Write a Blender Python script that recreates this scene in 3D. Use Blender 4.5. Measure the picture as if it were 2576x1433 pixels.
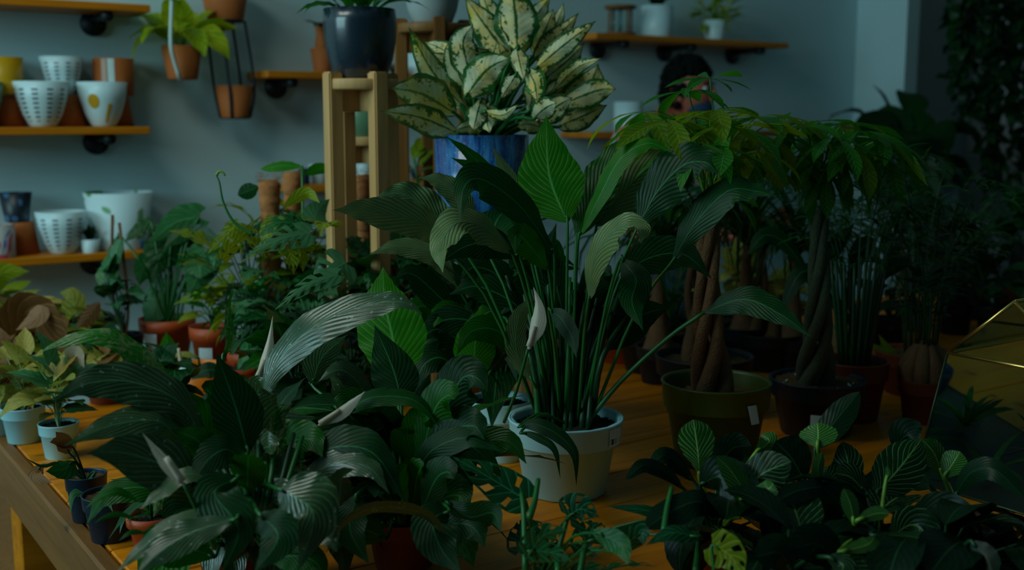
import bpy, bmesh, math, random
from mathutils import Vector, Matrix, Quaternion, noise
for o in list(bpy.data.objects): bpy.data.objects.remove(o, do_unlink=True)
S = bpy.context.scene; COL = S.collection
R = math.radians; PI = math.pi
# ---------------------------------------------------------------- camera, world, lights, exposure
PITCH = 8.3; F = 2850.0; EYE = Vector((0, 0, 1.35))
cd = bpy.data.cameras.new('camera'); cam = bpy.data.objects.new('camera', cd); COL.objects.link(cam)
cam.location = EYE; cam.rotation_euler = (R(90 - PITCH), 0, 0)
cd.sensor_width = 36; cd.lens = F / 2576 * 36; cd.clip_start = 0.05; cd.clip_end = 60
cd.dof.use_dof = True; cd.dof.focus_distance = 1.62; cd.dof.aperture_fstop = 3.8
S.camera = cam
S.view_settings.view_transform = 'Standard'; S.view_settings.look = 'None'
S.view_settings.gamma = 1; S.view_settings.use_curve_mapping = False
S.view_settings.exposure = -0.15
w = bpy.data.worlds.new('world'); S.world = w; w.use_nodes = True
w.node_tree.nodes['Background'].inputs[0].default_value = (0.25, 0.75, 0.85, 1)
w.node_tree.nodes['Background'].inputs[1].default_value = 0.05
U = Vector((0.825, 0.565, 0)).normalized()      # along the back wall, to the right
V = Vector((-0.565, 0.825, 0)).normalized()     # towards the back wall
def uv(u, v, z=0): return U * u + V * v + Vector((0, 0, z))
def area(name, loc, tgt, sx, sy, power, color):
    l = bpy.data.lights.new(name, 'AREA'); l.shape = 'RECTANGLE'; l.size = sx; l.size_y = sy
    l.energy = power; l.color = color
    o = bpy.data.objects.new(name, l); COL.objects.link(o); o.location = loc
    o.rotation_euler = (Vector(tgt) - Vector(loc)).to_track_quat('-Z', 'Y').to_euler(); return o
# cool daylight through the shop window on the left, and a warm ceiling lamp panel above the table's left end
area('window_daylight', uv(-3.0, 2.1, 2.3), uv(0.6, 2.6, 1.0), 2.2, 1.7, 78, (0.53, 0.93, 1.0))
area('ceiling_lamp', uv(-0.5, 2.1, 3.05), uv(0.2, 2.3, 0.8), 1.1, 0.7, 17.0, (0.80, 0.90, 0.80))
# ---------------------------------------------------------------- picture geometry -> places in the room
CP, SP = math.cos(R(PITCH)), math.sin(R(PITCH))
def ray(px, py):
    x = (px - 1288) / F; y = (716.5 - py) / F
    return Vector((x, CP + y * SP, -SP + y * CP))
def at(px, py, d): return EYE + ray(px, py) * d
def tab(px, py, z=0.75):
    r = ray(px, py); return EYE + r * ((z - EYE.z) / r.z)
WALLV = 3.6
def wal(px, py, off=0.0):
    r = ray(px, py); return EYE + r * ((WALLV - off) / r.dot(V))
def dep(P): 
    q = P - EYE; return q.y * CP - q.z * SP
def M(px, d): return px / F * d
# ---------------------------------------------------------------- materials
MATS = {}
class N:
    def __init__(s, name):
        s.m = bpy.data.materials.new(name); s.m.use_nodes = True; s.t = s.m.node_tree
        s.b = s.t.nodes['Principled BSDF']; s.out = s.t.nodes['Material Output']
        MATS[name] = s.m
    def n(s, ty, **k):
        x = s.t.nodes.new(ty)
        for a, b in k.items(): setattr(x, a, b)
        return x
    def l(s, a, b): s.t.links.new(a, b)
    def set(s, sock, v):
        if hasattr(v, 'is_linked') or isinstance(v, bpy.types.NodeSocket): s.l(v, sock)
        else: sock.default_value = v
    def math(s, op, a, b=0.0, c=0.0):
        x = s.n('ShaderNodeMath', operation=op)
        for i, v in enumerate((a, b, c)): s.set(x.inputs[i], v)
        return x.outputs[0]
    def mix(s, f, a, b):
        x = s.n('ShaderNodeMix', data_type='RGBA')
        s.set(x.inputs[0], f)
        for i, v in ((6, a), (7, b)):
            s.set(x.inputs[i], (*v, 1) if isinstance(v, tuple) and len(v) == 3 else v)
        return x.outputs[2]
    def coord(s, k='Object', sc=(1, 1, 1)):
        c = s.n('ShaderNodeTexCoord'); m = s.n('ShaderNodeMapping'); m.inputs['Scale'].default_value = sc
        s.l(c.outputs[k], m.inputs[0]); return m.outputs[0]
    def noise(s, vec, scale=5.0, det=3.0, rough=.5, dist=0.0):
        x = s.n('ShaderNodeTexNoise'); s.l(vec, x.inputs['Vector']); x.inputs['Scale'].default_value = scale
        x.inputs['Detail'].default_value = det; x.inputs['Roughness'].default_value = rough
        x.inputs['Distortion'].default_value = dist; return x.outputs['Fac']
    def ramp(s, f, a, b):
        x = s.n('ShaderNodeMapRange', interpolation_type='SMOOTHSTEP'); s.set(x.inputs[0], f)
        x.inputs[1].default_value = a; x.inputs[2].default_value = b; return x.outputs[0]
    def bump(s, h, st=.3, dist=.01):
        x = s.n('ShaderNodeBump'); x.inputs['Strength'].default_value = st; x.inputs['Distance'].default_value = dist
        s.l(h, x.inputs['Height']); s.l(x.outputs[0], s.b.inputs['Normal'])
    def p(s, **k):
        for a, v in k.items():
            key = {'col': 'Base Color', 'rough': 'Roughness', 'metal': 'Metallic', 'spec': 'Specular IOR Level', 'trans': 'Transmission Weight', 'ior': 'IOR', 'coat': 'Coat Weight'}[a]
            s.set(s.b.inputs[key], (*v, 1) if isinstance(v, tuple) and len(v) == 3 else v)
        return s
def plain(name, col, rough=.5, var=.18, scale=12, metal=0, spec=.5, coat=0, bump=0):
    s = N(name); f = s.noise(s.coord(), scale)
    d = tuple(c * (1 - var) for c in col); e = tuple(min(1, c * (1 + var)) for c in col)
    s.p(col=s.mix(f, d, e), rough=rough, metal=metal, spec=spec, coat=coat)
    if bump: s.bump(s.noise(s.coord(), scale * 6, 4), bump, .004)
    return s.m
def wood(name, a, b, rough=.45, axis=0, sc=1.0, knots=False):
    s = N(name); k = [14 * sc, 14 * sc, 14 * sc]; k[axis] = 1.1 * sc
    v = s.coord('Object', tuple(k)); f = s.noise(v, 2.2, 5, .6, .8)
    g = s.noise(v, 9, 3, .6); f2 = s.math('ADD', s.math('MULTIPLY', f, .75), s.math('MULTIPLY', g, .25))
    oi = s.n('ShaderNodeObjectInfo'); f2 = s.math('ADD', f2, s.math('MULTIPLY', s.math('SUBTRACT', oi.outputs['Random'], .5), .18))
    c = s.mix(s.ramp(f2, .28, .72), a, b)
    if knots:
        kn = s.noise(s.coord('Object', (5, 12, 12) if axis == 0 else (12, 5, 12)), 1.6, 1)
        c = s.mix(s.ramp(kn, .73, .8), c, tuple(x * .3 for x in a))
    s.p(col=c, rough=rough, spec=.28); s.bump(f2, .25, .003); return s.m
def leafmat(name, dark, light, vein=None, F1=11.0, K=2.2, vw=0.0, rough=.32, trans=.25, tcol=None, midrib=None, speck=0, bump=.35, kind=None, spec=.22):
    """leaf surface: lateral veins that sweep to the tip, a midrib, patchy colour; thin light passes through"""
    s = N(name); uvn = s.n('ShaderNodeUVMap'); sep = s.n('ShaderNodeSeparateXYZ'); s.l(uvn.outputs[0], sep.inputs[0])
    x, y = sep.outputs[0], sep.outputs[1]
    a = s.math('ABSOLUTE', s.math('SUBTRACT', s.math('MULTIPLY', x, 2.0), 1.0))
    ob = s.coord(); nz = s.noise(ob, 30, 3); n2 = s.noise(ob, 9, 2)
    ph = s.math('ADD', s.math('SUBTRACT', s.math('MULTIPLY', y, F1), s.math('MULTIPLY', s.math('POWER', a, .8), K)), s.math('MULTIPLY', nz, .35))
    st = s.math('ADD', s.math('MULTIPLY', s.math('SINE', s.math('MULTIPLY', ph, 2 * PI)), .5), .5)
    oi = s.n('ShaderNodeObjectInfo'); rnd = oi.outputs['Random']
    f = s.math('ADD', s.math('MULTIPLY', n2, .6), s.math('MULTIPLY', rnd, .5))
    c = s.mix(s.ramp(f, .3, .9), dark, light)
    if kind == 'aglaonema':
        sp = s.noise(ob, 95, 3, .7); big = s.noise(ob, 22, 2)
        edge = s.ramp(s.math('ADD', a, s.math('MULTIPLY', sp, .7)), 1.20, 1.08)
        mid = s.ramp(s.math('ADD', a, s.math('MULTIPLY', sp, .2)), .13, .22)
        pat = s.ramp(s.math('SUBTRACT', s.math('ADD', sp, s.math('MULTIPLY', big, .5)), s.math('MULTIPLY', s.math('POWER', a, 2.0), .22)), .55, .64)
        tip = s.ramp(y, .99, .86)
        cream = s.math('MULTIPLY', s.math('MULTIPLY', edge, mid), s.math('MULTIPLY', pat, tip))
        cc = s.mix(s.ramp(big, .35, .65), (.80, .60, .22), (.66, .68, .44))
        cc = s.mix(s.ramp(n2, .5, .75), cc, (.85, .58, .05))
        c = s.mix(cream, c, cc)
    elif kind == 'variegated':
        sp = s.noise(s.coord('Object', (1, 1, 1)), 55, 4, .75, 1.2)
        c = s.mix(s.math('MULTIPLY', s.ramp(sp, .46, .56), .8), c, vein)
    elif vein:
        th = s.ramp(st, 1 - vw, 1.0); c = s.mix(s.math('MULTIPLY', th, s.ramp(nz, .25, .55)), c, vein)
    if midrib and kind != 'aglaonema':
        c = s.mix(s.ramp(a, .05, .015), c, midrib)
    if speck:
        sp = s.noise(ob, 160, 2); c = s.mix(s.math('MULTIPLY', s.ramp(sp, .66, .74), speck), c, (.5, .6, .55))
    s.p(col=c, rough=s.math('ADD', s.math('MULTIPLY', nz, .3), rough - .15), spec=spec)
    if bump: s.bump(s.math('ADD', st, s.math('MULTIPLY', s.ramp(a, .08, 0), -1.5)), bump * .35, .004)
    tr = s.n('ShaderNodeBsdfTranslucent'); tc = s.n('ShaderNodeMix', data_type='RGBA'); tc.blend_type = 'MULTIPLY'; tc.inputs[0].default_value = 0
    tcl = s.mix(.5, c, tcol or tuple(min(1, q * 1.8) for q in light)); s.l(tcl, tr.inputs[0])
    mx = s.n('ShaderNodeMixShader'); mx.inputs[0].default_value = trans
    s.l(s.b.outputs[0], mx.inputs[1]); s.l(tr.outputs[0], mx.inputs[2]); s.l(mx.outputs[0], s.out.inputs[0])
    return s.m
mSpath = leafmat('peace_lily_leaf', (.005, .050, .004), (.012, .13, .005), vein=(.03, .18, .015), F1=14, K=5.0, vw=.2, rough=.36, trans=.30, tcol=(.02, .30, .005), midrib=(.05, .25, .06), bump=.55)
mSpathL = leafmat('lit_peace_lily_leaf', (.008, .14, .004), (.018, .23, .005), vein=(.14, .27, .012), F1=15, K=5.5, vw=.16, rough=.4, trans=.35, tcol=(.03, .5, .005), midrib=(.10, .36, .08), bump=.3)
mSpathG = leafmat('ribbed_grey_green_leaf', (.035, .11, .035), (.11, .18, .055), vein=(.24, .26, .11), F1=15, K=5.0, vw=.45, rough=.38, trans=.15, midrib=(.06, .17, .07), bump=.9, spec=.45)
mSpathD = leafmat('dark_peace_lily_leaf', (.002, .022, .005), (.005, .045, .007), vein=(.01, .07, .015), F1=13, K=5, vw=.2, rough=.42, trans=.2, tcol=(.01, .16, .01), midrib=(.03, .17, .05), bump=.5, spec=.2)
mGloss = leafmat('glossy_speckled_leaf', (.010, .050, .014), (.035, .09, .022), vein=(.11, .13, .045), F1=11, K=5, vw=.25, rough=.27, trans=.12, midrib=(.07, .2, .08), speck=.45, bump=.45, spec=.55)  # pale random specks and pale veins over a dull green
mVar = leafmat('marbled_leaf', (.006, .09, .008), (.018, .16, .010), vein=(.20, .25, .10), kind='variegated', rough=.35, trans=.15, bump=.5)
mAgl = leafmat('cream_speckled_leaf', (.006, .085, .02), (.012, .15, .02), kind='aglaonema', rough=.4, trans=.2, tcol=(.5, .6, .1), bump=.25)
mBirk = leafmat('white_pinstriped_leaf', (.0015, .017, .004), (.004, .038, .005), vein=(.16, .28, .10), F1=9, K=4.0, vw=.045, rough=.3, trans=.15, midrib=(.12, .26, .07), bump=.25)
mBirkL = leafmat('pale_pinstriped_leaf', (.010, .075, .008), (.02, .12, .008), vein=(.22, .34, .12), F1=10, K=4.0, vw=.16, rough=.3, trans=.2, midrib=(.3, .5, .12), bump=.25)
mBirkD = leafmat('shade_darkened_oval_leaf', (.001, .011, .004), (.002, .021, .005), vein=(.006, .03, .01), F1=9, K=4, vw=.05, rough=.36, trans=.1, midrib=(.015, .06, .02), bump=.2, spec=.2)  # lower right shade put into the green of this leaf and the pinstriped one
mMon = leafmat('holed_leaf', (.008, .085, .02), (.02, .17, .03), vein=(.05, .2, .06), F1=7, K=2, vw=.1, rough=.4, trans=.25, tcol=(.04, .4, .01), midrib=(.05, .24, .06), bump=.35)
mMonG = leafmat('grey_green_holed_leaf', (.04, .15, .06), (.07, .20, .08), vein=(.09, .24, .1), F1=7, K=2, vw=.1, rough=.4, trans=.2, midrib=(.08, .24, .09), bump=.35)
mMonT = leafmat('teal_holed_leaf', (.003, .05, .016), (.008, .09, .018), vein=(.03, .22, .1), F1=7, K=2, vw=.1, rough=.4, trans=.2, midrib=(.03, .25, .10), bump=.3)
mYel = leafmat('yellow_green_leaf', (.08, .20, .006), (.22, .28, .008), vein=(.42, .42, .03), F1=7, K=2, vw=.15, rough=.42, trans=.35, tcol=(.6, .55, .005), midrib=(.4, .4, .05), bump=.3)
mNeon = leafmat('neon_yellow_leaf', (.18, .36, .004), (.50, .52, .008), vein=(.6, .6, .05), F1=6, K=2, vw=.15, rough=.42, trans=.35, tcol=(.6, .75, .004), bump=.2)
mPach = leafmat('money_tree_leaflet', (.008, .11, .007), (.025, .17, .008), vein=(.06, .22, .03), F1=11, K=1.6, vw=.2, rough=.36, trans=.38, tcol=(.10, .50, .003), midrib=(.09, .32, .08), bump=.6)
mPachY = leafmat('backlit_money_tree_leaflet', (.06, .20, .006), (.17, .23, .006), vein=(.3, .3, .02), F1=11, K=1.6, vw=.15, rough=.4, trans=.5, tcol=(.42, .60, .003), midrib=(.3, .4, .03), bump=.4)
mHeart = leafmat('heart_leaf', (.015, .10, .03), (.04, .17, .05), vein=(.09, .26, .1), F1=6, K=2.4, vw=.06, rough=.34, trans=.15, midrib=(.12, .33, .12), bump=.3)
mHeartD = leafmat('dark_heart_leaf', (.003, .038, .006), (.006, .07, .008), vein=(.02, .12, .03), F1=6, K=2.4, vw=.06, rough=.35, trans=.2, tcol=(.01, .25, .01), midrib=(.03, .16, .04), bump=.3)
mSyn = leafmat('pale_syngonium_leaf', (.22, .26, .03), (.55, .38, .08), vein=(.65, .45, .15), F1=5, K=2.2, vw=.1, rough=.45, trans=.3, tcol=(.4, .5, .03), midrib=(.3, .42, .15), bump=.25)
mPink = leafmat('pinkish_brown_leaf', (.24, .13, .06), (.38, .19, .10), vein=(.36, .2, .09), F1=5, K=2.2, vw=.1, rough=.5, trans=.15, bump=.3)
mBrown = leafmat('brown_leaf', (.11, .045, .010), (.24, .10, .025), vein=(.28, .13, .04), F1=7, K=2.2, vw=.1, rough=.5, trans=.15, bump=.4)
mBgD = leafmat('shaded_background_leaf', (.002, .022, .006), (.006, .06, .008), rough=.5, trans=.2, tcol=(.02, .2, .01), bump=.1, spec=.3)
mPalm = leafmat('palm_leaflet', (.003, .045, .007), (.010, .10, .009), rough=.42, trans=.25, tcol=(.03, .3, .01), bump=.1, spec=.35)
mStem = plain('green_stem', (.012, .13, .02), .4, .3, 30)
mStemD = plain('dark_green_stem', (.004, .05, .012), .45, .3, 30)
mStemY = plain('yellow_green_stem', (.16, .32, .03), .42, .2, 30)
mStemP = plain('pale_stem', (.35, .55, .25), .45, .2, 30)
mSpathe = leafmat('white_spathe', (.75, .60, .46), (.85, .70, .58), vein=(.7, .6, .42), F1=3, K=5, vw=.1, rough=.5, trans=.25, tcol=(.6, .7, .5), bump=.15)
mSoil = plain('dark_potting_soil', (.035, .020, .010), .95, .6, 90, bump=1.0)
mGrit = plain('brown_gritty_soil', (.16, .09, .04), .95, .7, 150, bump=1.0)
mWhite = plain('white_plastic', (.44, .80, .86), .42, .04, 4)
mWhiteC = plain('white_glazed_ceramic', (.66, .86, .90), .35, .05, 6)
mBlack = plain('glossy_black_glaze', (.010, .022, .036), .27, .3, 6, spec=.7, coat=.3)
mNavy = plain('dark_navy_plastic', (.004, .018, .040), .42, .3, 8)
mBlk = plain('black_plastic', (.006, .012, .018), .5, .3, 8)
mOlive = plain('olive_green_plastic', (.055, .085, .006), .42, .12, 8)
mSage = plain('sage_green_glaze', (.10, .22, .12), .35, .1, 8)
mTerra = plain('terracotta', (.44, .115, .018), .75, .12, 10)
mTerraR = plain('red_brown_plastic', (.50, .065, .008), .5, .12, 10)
mTerraD = plain('dark_terracotta', (.20, .030, .006), .6, .2, 10)
mYellow = plain('mustard_glaze', (.60, .33, .004), .4, .1, 10)
mOrange = plain('orange_glaze', (.92, .22, .005), .4, .1, 10)
mIron = plain('black_iron_pipe', (.006, .012, .018), .5, .2, 20)
mStrap = plain('black_leather_strap', (.008, .014, .022), .6, .2, 20)
mCord = plain('white_cotton_strap', (.6, .75, .72), .8, .1, 40)
mWall = plain('pale_painted_plaster', (.60, .80, .84), .85, .03, 1.2, bump=.05)
mWallD = plain('shade_grey_plaster', (.40, .40, .40), .9, .1, 1.5)  # wall plaster with shade put into the colour
mFloor = plain('dark_concrete_floor', (.10, .11, .11), .7, .3, 2)
mStand = wood('pale_ash_wood', (.50, .27, .10), (.68, .39, .155), .5, 2, 1.2)
mStandD = wood('brown_acacia_wood', (.20, .085, .02), (.30, .13, .035), .5, 2, 1.2)
mShelf = wood('orange_pine_shelf', (.50, .15, .004), (.70, .22, .006), .4, 0)
mPlank = wood('varnished_pine_plank', (.52, .15, .0015), (.88, .27, .002), .45, 0, knots=True)
mPlankB = wood('varnished_pine_end_board', (.60, .27, .05), (.86, .42, .08), .34, 1, knots=True)
mBeam = wood('pale_pine_side_beam', (.16, .062, .013), (.25, .10, .021), .5, 1, knots=True)
mBark = plain('grey_brown_bark', (.20, .09, .035), .85, .4, 45, bump=1.0)
mBarkG = plain('green_brown_bark', (.07, .085, .045), .85, .35, 45, bump=1.0)
mCoir = plain('coir_fibre', (.55, .20, .06), .95, .35, 70, bump=1.0)
mBrass = plain('brass_frame', (.75, .50, .14), .3, .15, 20, metal=1)
mLabel = plain('white_paper_label', (.72, .86, .90), .6, .03, 10)
mHair = plain('black_curly_hair', (.004, .007, .006), .95, .5, 60, spec=.1)
mSkin = plain('brown_skin', (.45, .12, .07), .5, .1, 12)
mMask = plain('blue_face_mask', (.008, .04, .10), .8, .1, 20)
mDenim = plain('dark_denim', (.02, .04, .08), .85, .2, 30)
mPerl = plain('white_perlite', (.8, .85, .8), .8, .1, 40)
def glassmat():
    s = N('thin_glass'); s.t.nodes.remove(s.b)
    g = s.n('ShaderNodeBsdfGlossy'); g.inputs['Roughness'].default_value = .04; g.inputs[0].default_value = (.8, 1, 1, 1)
    t = s.n('ShaderNodeBsdfTransparent'); t.inputs[0].default_value = (.86, .93, .92, 1)
    fr = s.n('ShaderNodeFresnel'); fr.inputs[0].default_value = 1.22
    m = s.n('ShaderNodeMixShader'); s.l(fr.outputs[0], m.inputs[0]); s.l(t.outputs[0], m.inputs[1]); s.l(g.outputs[0], m.inputs[2])
    s.l(m.outputs[0], s.out.inputs[0]); return s.m
mGlass = glassmat()
def blueglaze():
    s = N('streaked_cobalt_glaze'); v = s.coord('Object', (1, 1, .12)); f = s.noise(v, 45, 4, .7); sp = s.noise(s.coord(), 220, 2, .7)
    c = s.mix(s.ramp(f, .42, .66), (.006, .045, .22), (.04, .22, .50)); c = s.mix(s.math('MULTIPLY', s.ramp(sp, .60, .72), .5), c, (.25, .50, .70))
    s.p(col=c, rough=.22, coat=.5); s.bump(sp, .25, .002); return s.m
mBlue = blueglaze()
def dashmat(name, base, ink, nx=11, ny=10, dx=.42, dy=.32):
    """glazed pot with columns of short painted dashes"""
    s = N(name); uvn = s.n('ShaderNodeUVMap'); sep = s.n('ShaderNodeSeparateXYZ'); s.l(uvn.outputs[0], sep.inputs[0])
    fx = s.math('FRACT', s.math('MULTIPLY', sep.outputs[0], nx)); iy = s.math('MULTIPLY', sep.outputs[1], ny)
    fy = s.math('FRACT', iy)
    k = s.math('MULTIPLY', s.math('LESS_THAN', s.math('ABSOLUTE', s.math('SUBTRACT', fx, .5)), dx / 2), s.math('LESS_THAN', fy, dy + .1))
    k = s.math('MULTIPLY', k, s.math('LESS_THAN', sep.outputs[1], .88)); k = s.math('MULTIPLY', k, s.math('GREATER_THAN', sep.outputs[1], .12))
    s.p(col=s.mix(k, base, ink), rough=.4); return s.m
mDash = dashmat('white_pot_with_dark_dashes', (.66, .86, .90), (.04, .07, .09))
def dotmat():
    s = N('black_pot_with_blue_dots'); v = s.n('ShaderNodeTexVoronoi'); s.l(s.coord(), v.inputs['Vector']); v.inputs['Scale'].default_value = 34
    k = s.ramp(v.outputs['Distance'], .36, .28); s.p(col=s.mix(s.math('MULTIPLY', k, .8), (.012, .02, .03), (.05, .16, .34)), rough=.4); return s.m
mDots = dotmat()
def swirlmat(name, a, b, c_, sc=18):
    s = N(name); n1 = s.noise(s.coord(), sc, 1, .4, .6); n2 = s.noise(s.coord('Object', (1.3, .8, 1.1)), sc * .8, 1, .4, 1.0)
    c = s.mix(s.ramp(n1, .52, .56), a, b); c = s.mix(s.ramp(n2, .56, .60), c, c_); s.p(col=c, rough=.55); return s.m
mSwirl = swirlmat('pink_and_blue_swirls', (.38, .36, .34), (.42, .05, .10), (.06, .10, .30), 22)
mShirt = swirlmat('white_shirt_with_blue_and_orange_blots', (.62, .78, .84), (.04, .22, .42), (.80, .16, .03), 15)
mPainted = swirlmat('white_ceramic_with_painted_plants', (.66, .86, .90), (.66, .86, .90), (.16, .38, .16), 12)
def barcode():
    s = N('white_label_with_barcode'); uvn = s.n('ShaderNodeUVMap'); sep = s.n('ShaderNodeSeparateXYZ'); s.l(uvn.outputs[0], sep.inputs[0])
    x, y = sep.outputs[0], sep.outputs[1]
    n = s.n('ShaderNodeTexWhiteNoise', noise_dimensions='1D'); s.l(s.math('FLOOR', s.math('MULTIPLY', x, 34)), n.inputs['W'])
    bar = s.math('MULTIPLY', s.math('GREATER_THAN', n.outputs[0], .5), s.math('LESS_THAN', s.math('ABSOLUTE', s.math('SUBTRACT', y, .27)), .17))
    ln = s.math('FRACT', s.math('MULTIPLY', y, 9)); n2 = s.noise(s.coord('UV', (40, 9, 1)), 1, 0)
    txt = s.math('MULTIPLY', s.math('MULTIPLY', s.math('LESS_THAN', ln, .4), s.math('GREATER_THAN', y, .55)), s.math('GREATER_THAN', n2, .48))
    k = s.math('MULTIPLY', s.math('MAXIMUM', bar, s.math('MULTIPLY', txt, .5)), s.math('LESS_THAN', s.math('ABSOLUTE', s.math('SUBTRACT', x, .5)), .42))
    s.p(col=s.mix(k, (.70, .86, .90), (.03, .05, .06)), rough=.6); return s.m
mBar = barcode()
# ---------------------------------------------------------------- object helpers
def tag(o, label=None, cat=None, group=None, kind=None):
    for k, v in (('label', label), ('category', cat), ('group', group), ('kind', kind)):
        if v: o[k] = v
    return o
def thing(name, label, cat, loc=(0, 0, 0), group=None):
    o = bpy.data.objects.new(name, None); COL.objects.link(o); o.location = loc; o.empty_display_size = .02
    return tag(o, label, cat, group)
def origin(parent):
    p = Vector((0, 0, 0)); q = parent
    while q is not None: p += q.location; q = q.parent
    return p
def obj(name, me, mat, parent=None, smooth=True):
    """me holds world coordinates; stored relative to the parent's place"""
    if isinstance(me, bmesh.types.BMesh):
        m2 = bpy.data.meshes.new(name); me.to_mesh(m2); me.free(); me = m2
    if parent is not None: me.transform(Matrix.Translation(-origin(parent)))
    if mat and not me.materials: me.materials.append(mat)
    if smooth: me.polygons.foreach_set('use_smooth', [True] * len(me.polygons))
    o = bpy.data.objects.new(name, me); COL.objects.link(o); o.parent = parent; return o
def mesh(name, vs, fs, uvs=None):
    me = bpy.data.meshes.new(name); me.from_pydata([tuple(v) for v in vs], [], fs)
    if uvs:
        l = me.uv_layers.new(name='UVMap'); d = l.data
        for lo in me.loops: d[lo.index].uv = uvs[lo.vertex_index]
    me.update(); return me
def box(c, sx, sy, sz, ax=None, bev=0.0):
    """box centred at c; ax=(X,Y,Z) axes"""
    ax = ax or (Vector((1, 0, 0)), Vector((0, 1, 0)), Vector((0, 0, 1)))
    bm = bmesh.new(); bmesh.ops.create_cube(bm, size=1)
    for v in bm.verts: v.co = Vector((v.co.x * sx, v.co.y * sy, v.co.z * sz))
    if bev: bmesh.ops.bevel(bm, geom=bm.edges[:], offset=bev, segments=2, affect='EDGES')
    for v in bm.verts: v.co = Vector(c) + ax[0] * v.co.x + ax[1] * v.co.y + ax[2] * v.co.z
    return bm
UVZ = (U, V, Vector((0, 0, 1)))
def boxobj(name, c, sx, sy, sz, mat, parent=None, bev=.003):
    """a box laid along the wall axes, kept in its own local frame so that its grain follows it"""
    bm = bmesh.new(); bmesh.ops.create_cube(bm, size=1)
    for v in bm.verts: v.co = Vector((v.co.x * sx, v.co.y * sy, v.co.z * sz))
    if bev: bmesh.ops.bevel(bm, geom=bm.edges[:], offset=bev, segments=1, affect='EDGES')
    m2 = bpy.data.meshes.new(name); bm.to_mesh(m2); bm.free(); m2.materials.append(mat)
    o = bpy.data.objects.new(name, m2); COL.objects.link(o)
    o.location = Vector(c) - (origin(parent) if parent else Vector((0, 0, 0))); o.rotation_euler = (0, 0, math.atan2(U.y, U.x)); o.parent = parent
    return o
def spline(pts, n):
    pts = [Vector(p) for p in pts]
    if len(pts) == 2: return [pts[0].lerp(pts[1], i / n) for i in range(n + 1)]
    P = [pts[0] * 2 - pts[1]] + pts + [pts[-1] * 2 - pts[-2]]; out = []; m = len(pts) - 1
    for i in range(n + 1):
        t = i / n * m; k = min(int(t), m - 1); f = t - k; a, b, c, d = P[k:k + 4]
        out.append(.5 * ((2 * b) + (c - a) * f + (2 * a - 5 * b + 4 * c - d) * f * f + (3 * b - a - 3 * c + d) * f ** 3))
    return out
def tube(pts, r0, r1=None, n=8, sides=6, rf=None, caps=True, uvs=False):
    r1 = r0 if r1 is None else r1; cs = spline(pts, n); vs = []; fs = []; tx = []
    up = Vector((.3, .2, 1)).normalized(); T0 = (cs[1] - cs[0]).normalized()
    if abs(T0.dot(up)) > .9: up = Vector((1, .2, 0)).normalized()
    A = T0.cross(up).normalized()
    for i, c in enumerate(cs):
        T = (cs[min(i + 1, n)] - cs[max(i - 1, 0)]).normalized(); A = (A - T * A.dot(T)).normalized(); B = T.cross(A)
        r = rf(i / n) if rf else r0 + (r1 - r0) * i / n
        for k in range(sides):
            a = 2 * PI * k / sides; vs.append(c + A * math.cos(a) * r + B * math.sin(a) * r); tx.append((k / sides, i / n))
    for i in range(n):
        for k in range(sides):
            fs.append((i * sides + k, i * sides + (k + 1) % sides, (i + 1) * sides + (k + 1) % sides, (i + 1) * sides + k))
    if caps: fs.append(tuple(range(sides))[::-1]); fs.append(tuple(range(n * sides, (n + 1) * sides)))
    return mesh('tube', vs, fs, tx)
def joinmesh(ms):
    vs = []; fs = []; k = 0
    for m in ms:
        vs += [v.co.copy() for v in m.vertices]; fs += [tuple(i + k for i in p.vertices) for p in m.polygons]; k = len(vs)
    return mesh('joined', vs, fs)
def lathe(prof, c, segs=28, close=False, flat=None):
    """prof [(r,z)], c centre of base"""
    vs = []; fs = []; tx = []; n = len(prof); z0 = min(p[1] for p in prof); z1 = max(p[1] for p in prof) + 1e-6; c = Vector(c)
    for i, (r, z) in enumerate(prof):
        for k in range(segs + 1):
            a = 2 * PI * k / segs
            vs.append(c + Vector((math.cos(a) * r, math.sin(a) * r, z))); tx.append((k / segs, (z - z0) / (z1 - z0)))
    for i in range(n - 1):
        for k in range(segs):
            a = i * (segs + 1) + k; fs.append((a, a + 1, a + segs + 2, a + segs + 1))
    return mesh('lathe', vs, fs, tx)
# ---------------------------------------------------------------- leaves
PROF = {
 'spath': [(0, .03), (.08, .36), (.2, .76), (.38, 1), (.55, .92), (.72, .62), (.86, .28), (.94, .10), (1, .008)],
 'heart': [(0, .45), (.05, .80), (.15, 1), (.35, .96), (.6, .70), (.8, .34), (.93, .09), (1, .008)],
 'oval': [(0, .05), (.1, .42), (.3, .86), (.5, 1), (.7, .92), (.85, .64), (.94, .34), (1, .02)],
 'spoon': [(0, .06), (.15, .14), (.3, .36), (.5, .78), (.7, 1), (.85, .86), (.95, .48), (1, .03)],
 'lance': [(0, .03), (.2, .36), (.5, .88), (.65, 1), (.82, .72), (.94, .2), (1, .01)],
 'agl': [(0, .10), (.1, .55), (.3, 1), (.5, .93), (.7, .64), (.85, .32), (.95, .09), (1, .01)],
 'grass': [(0, .5), (.3, 1), (.7, .8), (.9, .4), (1, .02)],
 'spathe': [(0, .12), (.1, .45), (.28, .95), (.42, 1), (.6, .70), (.8, .32), (.92, .12), (1, .02)],
 'frill': [(0, .2), (.2, .8), (.45, 1), (.7, .9), (.88, .6), (1, .05)],
}
def prof(k, t):
    p = PROF[k]
    for i in range(len(p) - 1):
        if t <= p[i + 1][0]:
            f = (t - p[i][0]) / (p[i + 1][0] - p[i][0]); f = f * f * (3 - 2 * f) * .5 + f * .5
            return p[i][1] + (p[i + 1][1] - p[i][1]) * f
    return p[-1][1]
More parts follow.
